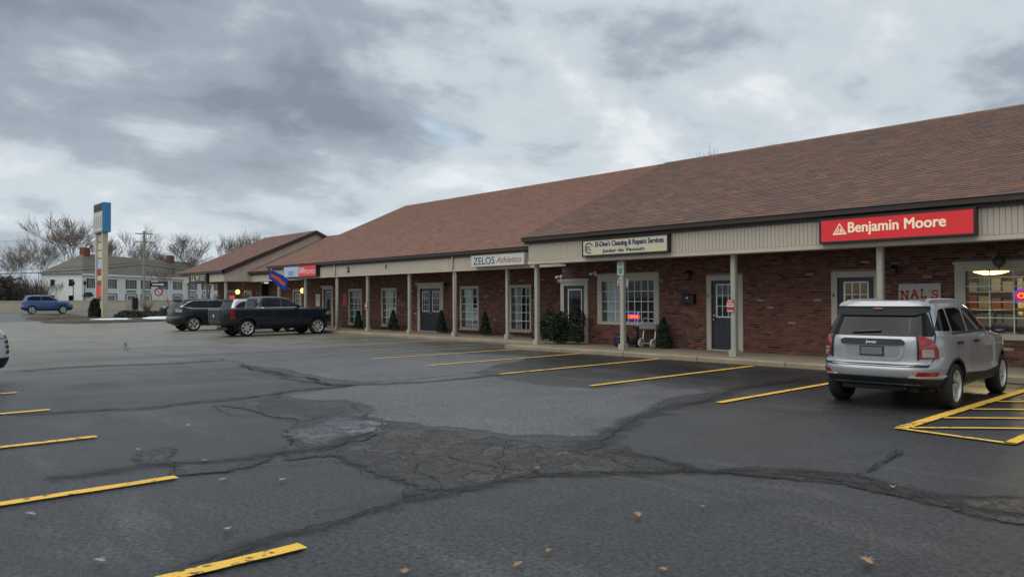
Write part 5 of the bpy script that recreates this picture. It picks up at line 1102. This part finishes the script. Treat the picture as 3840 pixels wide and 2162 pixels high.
def paint(name, col, metal=.55, rough=.3, coat=1.):
    mt, t, b = mat_(name); g = N(t, 'ShaderNodeTexCoord'); n = noise(t, g.outputs['Object'], 900., 2); d = noise(t, g.outputs['Object'], 1.6, 4)
    v = math_(t, 'MULTIPLY', math_(t, 'MULTIPLY_ADD', n, .25, .87), math_(t, 'MULTIPLY_ADD', d, .18, .91)); cx = N(t, 'ShaderNodeCombineColor')
    for i in range(3): t.links.new(v, cx.inputs[i])
    t.links.new(mix_(t, 1., col, cx.outputs[0], 'MULTIPLY'), b.inputs['Base Color'])
    b.inputs['Metallic'].default_value = metal; t.links.new(math_(t, 'MULTIPLY_ADD', d, .14, rough-.05), b.inputs['Roughness'])
    b.inputs['Coat Weight'].default_value = coat; b.inputs['Coat Roughness'].default_value = .05
    return mt
SIDES = ('s+', 's-')
SUV = [(1.90, .30, -1.95, .34, .76, .27, 4, 4), (2.10, .34, -2.16, .40, .85, .33, 4, 4.5), (2.19, .48, -2.25, .52, .895, .46, 4, 4.6), (2.205, .64, -2.265, .62, .905, .64, 4, 4.8), (2.18, .80, -2.24, .68, .905, .82, 4, 4.8),
       (2.15, .88, -2.185, .72, .905, .90, 4, 5), (2.07, .985, -2.18, .97, .895, 1.0, 4, 5), (1.85, 1.035, -2.165, 1.06, .885, 1.055, 4.2, 5), (1.35, 1.085, -2.14, 1.115, .865, 1.10, 4.5, 5), (1.06, 1.115, -2.11, 1.15, .845, 1.13, 5, 5.2),
       (.72, 1.33, -1.985, 1.345, .765, 1.34, 5, 5.5), (.34, 1.525, -1.865, 1.53, .69, 1.535, 5, 6), (.12, 1.59, -1.82, 1.59, .63, 1.60, 5, 6), (-.1, 1.622, -1.74, 1.615, .50, 1.63, 4, 4), (-.5, 1.64, -1.3, 1.635, .12, 1.645, 3, 3)]
PU = [(2.42, .42, -2.55, .55, .80, .42, 5, 6), (2.65, .46, -2.70, .60, .89, .50, 5, 8), (2.74, .62, -2.76, .70, .93, .64, 5, 9), (2.75, .90, -2.77, .90, .94, .90, 5.5, 10), (2.72, 1.08, -2.77, 1.10, .94, 1.10, 6, 10), (2.66, 1.17, -2.765, 1.20, .935, 1.19, 6, 10),
      (2.32, 1.215, -2.75, 1.235, .92, 1.225, 6, 10), (1.6, 1.255, -2.6, 1.245, .905, 1.245, 6, 10), (1.24, 1.275, -1.25, 1.25, .89, 1.26, 6, 8), (1.12, 1.32, -1.12, 1.3, .87, 1.30, 5, 6),
      (.76, 1.54, -1.08, 1.54, .79, 1.54, 5, 6), (.42, 1.71, -1.02, 1.71, .71, 1.72, 5, 6), (.18, 1.765, -.95, 1.765, .64, 1.77, 5, 5), (-.05, 1.785, -.85, 1.785, .5, 1.795, 4, 4), (-.3, 1.80, -.6, 1.80, .12, 1.805, 3, 3)]
# silver sport utility car ---------------------------------------------------------
P_SIL = paint('silver_paint', (.40, .41, .42), .45, .30)
J = Car('parked_car', (-4.86, 13.68, 0), R(92.5), SUV, P_SIL, (1.30, -1.317), .345, 'silver sport utility car parked nose-in before the red paint sign', 'car', spokes=5, sc=(1, 1, .965))
# greenhouse glass
for sd in SIDES:
    J.panel('side_window', [(-.56, 1.16), (.66, 1.155), (.60, 1.24), (.34, 1.41), (.12, 1.50), (-.42, 1.525)], sd, 'carglass', .003, round_=.05)
    J.panel('side_window', [(-1.31, 1.175), (-.64, 1.16), (-.50, 1.525), (-.70, 1.53), (-1.22, 1.525)], sd, 'carglass', .003, round_=.03)
    J.panel('side_window', [(-1.86, 1.20), (-1.38, 1.18), (-1.29, 1.525), (-1.52, 1.51)], sd, 'carglass', .003, round_=.06)
    J.seam([(-1.0, .47), (-1.28, .82), (-1.345, 1.15)], sd); J.seam([(-.60, .42), (-.60, 1.15)], sd); J.seam([(.78, .42), (.80, .75), (.72, 1.12)], sd)
    J.panel('sill_trim', [(-.86, .36), (.90, .36), (.92, .50), (.2, .475), (-.86, .52)], sd, 'blackp', .012)
    J.panel('door_crease', [(-.86, .545), (.86, .525), (.86, .565), (-.86, .59)], sd, P_SIL, .014)
    for xh in (-.46, -1.26): J.panel('door_handle', [(xh-.02, .985), (xh+.18, .975), (xh+.18, 1.015), (xh-.02, 1.025)], sd, 'blackp', .03, step=.1, round_=.015)
    J.panel('window_trim', [(-1.36, 1.135), (.74, 1.125), (.72, 1.148), (-1.36, 1.16)], sd, 'blackp', .006)
for sg in (1, -1):
    # the lamp follows the rear corner
    f_ = sg
    lm = J.panel('tail_lamp', [(-f_*.135, .785), (f_*.16, .785), (f_*.145, .93), (f_*.05, 1.07), (-f_*.08, 1.12), (-f_*.135, 1.12)], ('d', sg, -1), 'lamp_red', .016, step=.04, round_=.02)
    J.panel('lamp_lens', [(-f_*.10, .81), (f_*.07, .81), (f_*.065, .93), (-f_*.10, .93)], ('d', sg, -1), 'lamp_clear', .023, step=.05, parent=lm, round_=.02)
    J.panel('lamp_surround', [(-f_*.16, .77), (-f_*.135, .77), (-f_*.135, 1.125), (-f_*.16, 1.125)], ('d', sg, -1), 'black', .018, step=.05, parent=lm)
    J.panel('bumper_reflector', [(sg*.58, .54), (sg*.79, .535), (sg*.81, .595), (sg*.62, .60)], 'r', 'lamp_red', .012, step=.05, round_=.01)
    J.panel('reflector_trim', [(sg*.50, .515), (sg*.83, .505), (sg*.85, .53), (sg*.54, .535)], 'r', 'alloy', .012, step=.06)
    J.panel('roof_rail', [(.15, sg*.585), (-1.58, sg*.585), (-1.58, sg*.54), (.15, sg*.54)], 't', 'grey_face', .055, step=.08)
J.panel('rear_window', [(-.765, 1.115), (.765, 1.115), (.64, 1.44), (.6, 1.46), (-.6, 1.46), (-.64, 1.44)], 'r', 'carglass', .004, step=.05, round_=.04)
J.panel('spoiler', [(-.645, 1.535), (.645, 1.535), (.60, 1.575), (.50, 1.60), (-.50, 1.60), (-.60, 1.575)], 'r', P_SIL, .05, step=.05, round_=.03)
J.panel('spoiler_shadow_gap', [(-.50, 1.41), (.50, 1.41), (.62, 1.45), (.645, 1.50), (.635, 1.537), (-.635, 1.537), (-.645, 1.50), (-.62, 1.45)], 'r', 'rubber', .03, step=.05, round_=.02)  # black panel put in for the shaded gap of glass below the spoiler
J.panel('brake_light', [(-.07, 1.494), (.07, 1.494), (.07, 1.508), (-.07, 1.508)], 'r', 'lamp_red', .052, step=.2)
pr = J.panel('plate_recess', [(-.34, .755), (.34, .755), (.42, .81), (.44, .99), (-.44, .99), (-.42, .81)], 'r', P_SIL, .014, step=.08, round_=.05)
J.panel('recess_shade', [(-.30, .80), (.30, .80), (.37, .84), (.385, .985), (-.385, .985), (-.37, .84)], 'r', M('recess_grey', (.30, .31, .32), .4, metal=.3), .017, step=.08, round_=.04, parent=pr)
J.panel('handle_bar', [(-.42, .985), (.42, .985), (.445, 1.005), (.44, 1.045), (.40, 1.065), (-.40, 1.065), (-.44, 1.045), (-.445, 1.005)], 'r', 'blackp', .04, step=.1, round_=.02)
hp, _ = J.hit((-4, 0, .89), (1, 0, 0)); hb, _ = J.hit((-4, 0, 1.03), (1, 0, 0)); hg, _ = J.hit((-4, .6, .87), (1, 0, 0))
MT['plate'] = M('plate', (.16, .17, .18), .4, var=.1)
box(hp.x-.028, hp.x-.018, -.17, .17, .82, .965).build('plate_frame', MT['black'], J.root, local=True); box(hp.x-.032, hp.x-.027, -.152, .152, .838, .95).build('licence_plate', MT['plate'], J.root, local=True)
MT['badge'] = M('badge', (.72, .72, .72), .3, var=.03)
J.lettering('Jeep', (hb.x-.043, .085, 1.0), (0, -.16, 0), (0, 0, .05), MT['badge'], .03)
J.lettering('COMPASS', (hg.x-.008, .70, .875), (0, -.17, 0), (0, 0, .03), MT['blackp']); J.lettering('4x4', (hg.x-.008, .68, .82), (0, -.09, 0), (0, 0, .03), MT['blackp'])
J.panel('wiper', [(-.10, 1.175), (.30, 1.15), (.32, 1.175), (-.02, 1.205), (-.09, 1.205)], 'r', 'black', .03, step=.1)
J.panel('tailgate_gap', [(-.72, .665), (.72, .665), (.74, .70), (-.74, .70)], 'r', 'black', .006)
for sg in (1, -1): J.seam([(sg*.73, .70), (sg*.765, .78), (sg*.765, 1.12), (sg*.64, 1.50)], 'r', .012)
J.panel('lower_bumper', [(-.80, .30), (.80, .30), (.86, .40), (.85, .47), (.50, .515), (-.50, .515), (-.85, .47), (-.86, .40)], 'r', 'blackp', .014, step=.08)
J.panel('windscreen', [(-.70, 1.15), (.70, 1.15), (.585, 1.50), (-.585, 1.50)], 'f', 'carglass', .004)
for k in range(5): J.panel('roof_rib', [(-.1, -.4+k*.2-.035), (-1.5, -.4+k*.2-.035), (-1.5, -.4+k*.2+.035), (-.1, -.4+k*.2+.035)], 't', P_SIL, .014, step=.12)
J.arch(1.30, .345, .055, .035, mt='blackp', off=.006); J.arch(-1.317, .345, .055, .035, mt='blackp', off=.006)
J.mirror(.62, .90, 1.19, MT['blackp'])
MB().tube([(-2.0, -.45, .33), (-2.24, -.45, .32)], .032, 12, False).build('exhaust', MT['chrome'], J.root, local=True)
for sg in (1, -1): J.panel('headlight', [(sg*.55, .86), (sg*.86, .85), (sg*.84, .97), (sg*.55, .96)], 'f', 'lamp_clear', .006)
J.panel('grille', [(-.5, .80), (.5, .80), (.5, .94), (-.5, .94)], 'f', 'black', .006)
# pickup -----------------------------------------------------------------------------
P_TRK = paint('slate_blue_paint', (.007, .017, .028), .2, .26, .75)
T = Car('pickup_truck', (-34.12, 15.85, 0), R(90), PU, P_TRK, (1.84, -1.62), .385, 'dark slate blue crew cab pickup truck parked nose-in at the walk', 'truck', tw=.25, spokes=7, arch=.075)
for sd in SIDES:
    T.panel('side_window', [(.06, 1.30), (.96, 1.31), (.62, 1.55), (.38, 1.66), (.10, 1.68), (.06, 1.64)], sd, 'carglass', .004, round_=.04)
    T.panel('side_window', [(-.92, 1.30), (-.03, 1.30), (-.03, 1.68), (-.72, 1.68), (-.86, 1.60)], sd, 'carglass', .004, round_=.05)
    T.panel('window_trim', [(-.93, 1.268), (.98, 1.278), (.96, 1.302), (-.93, 1.292)], sd, 'chrome', .008)
    T.seam([(.015, .55), (.015, 1.26)], sd, .012); T.seam([(1.08, .6), (1.10, .9), (1.03, 1.26)], sd, .012); T.seam([(-.95, .9), (-.97, 1.26)], sd, .012); T.seam([(-1.13, .6), (-1.13, 1.24)], sd, .02)
    T.panel('sill_trim', [(-1.02, .47), (1.1, .47), (1.1, .56), (-1.02, .56)], sd, 'blackp', .015)
    for xh in (-.15, -.9): T.panel('door_handle', [(xh, 1.13), (xh+.2, 1.13), (xh+.2, 1.17), (xh, 1.17)], sd, P_TRK, .03, step=.1)
    T.panel('door_crease', [(-.95, .70), (1.05, .70), (1.05, .74), (-.95, .74)], sd, P_TRK, .014)
    T.arch(1.84, .385, .06, .09, (sd,), P_TRK, .028); T.arch(-1.62, .385, .06, .09, (sd,), P_TRK, .028)
    T.panel('mud_flap', [(-2.12, .28), (-2.06, .28), (-2.05, .55), (-2.12, .55)], sd, 'blackp', .01); T.panel('mud_flap', [(1.34, .28), (1.40, .28), (1.41, .55), (1.34, .55)], sd, 'blackp', .01)
    T.panel('badge', [(.75, .88), (1.02, .88), (1.02, .905), (.75, .905)], sd, 'blackp', .006)
for sg in (1, -1):
    T.panel('tail_lamp', [(-.07, .80), (.07, .80), (.07, 1.19), (-.07, 1.19)], ('d', sg, -1), 'lamp_red', .014, step=.05, round_=.02)
    T.panel('headlight', [(sg*.52, .95), (sg*.88, .93), (sg*.86, 1.10), (sg*.55, 1.09)], 'f', 'lamp_clear', .006)
T.panel('rear_window', [(-.62, 1.30), (.62, 1.30), (.55, 1.66), (-.55, 1.66)], 'r', 'carglass', .004)
T.panel('windscreen', [(-.70, 1.33), (.70, 1.33), (.60, 1.69), (-.60, 1.69)], 'f', 'carglass', .004); T.panel('grille', [(-.5, .62), (.5, .62), (.5, 1.02), (-.5, 1.02)], 'f', 'black', .008)
T.panel('tailgate', [(-.74, .70), (.74, .70), (.74, 1.19), (-.74, 1.19)], 'r', 'blackp', .012); T.panel('rear_bumper', [(-.88, .48), (.88, .48), (.88, .64), (-.88, .64)], 'r', 'blackp', .05)
T.panel('bed_cover', [(-2.65, -.8), (-1.3, -.8), (-1.3, .8), (-2.65, .8)], 't', 'blackp', .015)
hb, _ = T.hit((-4, .0, .93), (1, 0, 0)); MB().lathe([(0, 0), (.07, 0), (.07, .012)], (hb.x-.025, 0, .93), 12, 'x').build('badge', MT['alloy'], T.root, local=True)
T.mirror(.80, .90, 1.34, MT['blackp'])
# other cars share one sport-utility form -----------------------------------------------
def suv(loc, rz, pt, label, sc=(1, 1, 1), chrome=False, rear='red', cat='car', wheels=5, rails=False):
    c = Car('parked_car', loc, rz, SUV, pt, (1.30, -1.317), .355, label, cat, spokes=wheels, sc=sc)
    for sd in SIDES:
        c.panel('side_window', [(-.53, 1.155), (.72, 1.155), (.36, 1.41), (.12, 1.51), (-.53, 1.53)], sd, 'carglass', .003, round_=.05)
        c.panel('side_window', [(-1.82, 1.23), (-1.3, 1.16), (-.60, 1.155), (-.60, 1.53), (-1.30, 1.52), (-1.55, 1.45)], sd, 'carglass', .003, round_=.06)
        if chrome: c.panel('window_trim', [(-1.90, 1.24), (-1.58, 1.475), (-1.30, 1.545), (-.2, 1.56), (-.2, 1.535), (-1.28, 1.52), (-1.54, 1.44), (-1.80, 1.235), (-1.3, 1.155), (.74, 1.145), (.74, 1.12), (-1.34, 1.13)], sd, 'chrome', .008)
        c.panel('sill_trim', [(-.86, .33), (.90, .33), (.92, .44), (-.86, .44)], sd, 'blackp', .012)
        c.seam([(-.58, .45), (-.58, 1.14)], sd, .012); c.seam([(.80, .45), (.78, 1.1)], sd, .012)
        for xh in (-.42, -1.2): c.panel('door_handle', [(xh, .99), (xh+.18, .985), (xh+.18, 1.02), (xh, 1.025)], sd, pt, .028, step=.1)
    for sg in (1, -1):
        c.panel('tail_lamp', [(-.16, .95), (.16, .98), (.16, 1.07), (-.16, 1.10)] if sg < 0 else [(.16, .95), (-.16, .98), (-.16, 1.07), (.16, 1.10)], ('d', sg, -1), 'lamp_red' if rear == 'red' else 'lamp_clear', .012, step=.05)
        c.panel('headlight', [(-.2, .84), (.17, .82), (.16, .93), (-.2, .95)] if sg > 0 else [(.2, .84), (-.17, .82), (-.16, .93), (.2, .95)], ('d', sg, 1), 'lamp_clear', .008, step=.06)
        if rails: c.panel('roof_rail', [(.1, sg*.575), (-1.5, sg*.575), (-1.5, sg*.54), (.1, sg*.54)], 't', 'chrome', .04, step=.1)
    c.panel('rear_window', [(-.68, 1.17), (.68, 1.17), (.56, 1.5), (-.56, 1.5)], 'r', 'carglass', .004, step=.08); c.panel('spoiler', [(-.6, 1.51), (.6, 1.51), (.5, 1.59), (-.5, 1.59)], 'r', 'black', .08, step=.08)
    c.panel('lower_bumper', [(-.85, .31), (.85, .31), (.85, .5), (-.85, .5)], 'r', 'blackp', .012); c.panel('front_bumper', [(-.80, .31), (.80, .31), (.84, .52), (-.84, .52)], 'f', 'blackp', .02)
    for k in range(4): c.panel('grille_bar', [(-.56, .58+k*.085), (.56, .58+k*.085), (.56, .635+k*.085), (-.56, .635+k*.085)], 'f', 'black', .012, step=.15)
    c.panel('windscreen', [(-.70, 1.15), (.70, 1.15), (.585, 1.50), (-.585, 1.50)], 'f', 'carglass', .004)
    c.panel('licence_plate', [(-.16, .85), (.16, .85), (.16, .95), (-.16, .95)], 'r', 'plate', .012, step=.3)
    c.mirror(.66, .90, 1.18, MT['blackp']); return c
suv((-42.15, 16.15, 0), R(90), paint('black_paint', (.003, .0035, .004), .0, .3, .45), 'black sport utility car with chrome window line parked beyond the pickup truck', (1.06, 1.05, 1.05), True, 'clear')
suv((-37.45, 16.75, 0), R(90), paint('pale_silver_paint', (.55, .56, .60), .5, .3), 'pale silver car half hidden between the pickup truck and the black car', (.92, 1., 1.03))
suv((-83.2, 16.15, hz(-83)+.006), R(82), paint('blue_paint', (.03, .085, .24), .4, .3), 'blue sport utility car driving past on the road by the beige wall', (.95, 1., 1.08), rails=False)
suv((-76, 26.3, hz(-76)+.006), R(265), paint('charcoal_paint', (.015, .016, .02), .3, .3), 'low dark car on the road behind the black parked car', (1., 1., .92))
suv((-17.75, .54, 0), R(90), paint('white_car_paint', (.72, .73, .74), .05, .3), 'white car whose black grille pokes in at the left edge', (1., 1.05, 1.12))
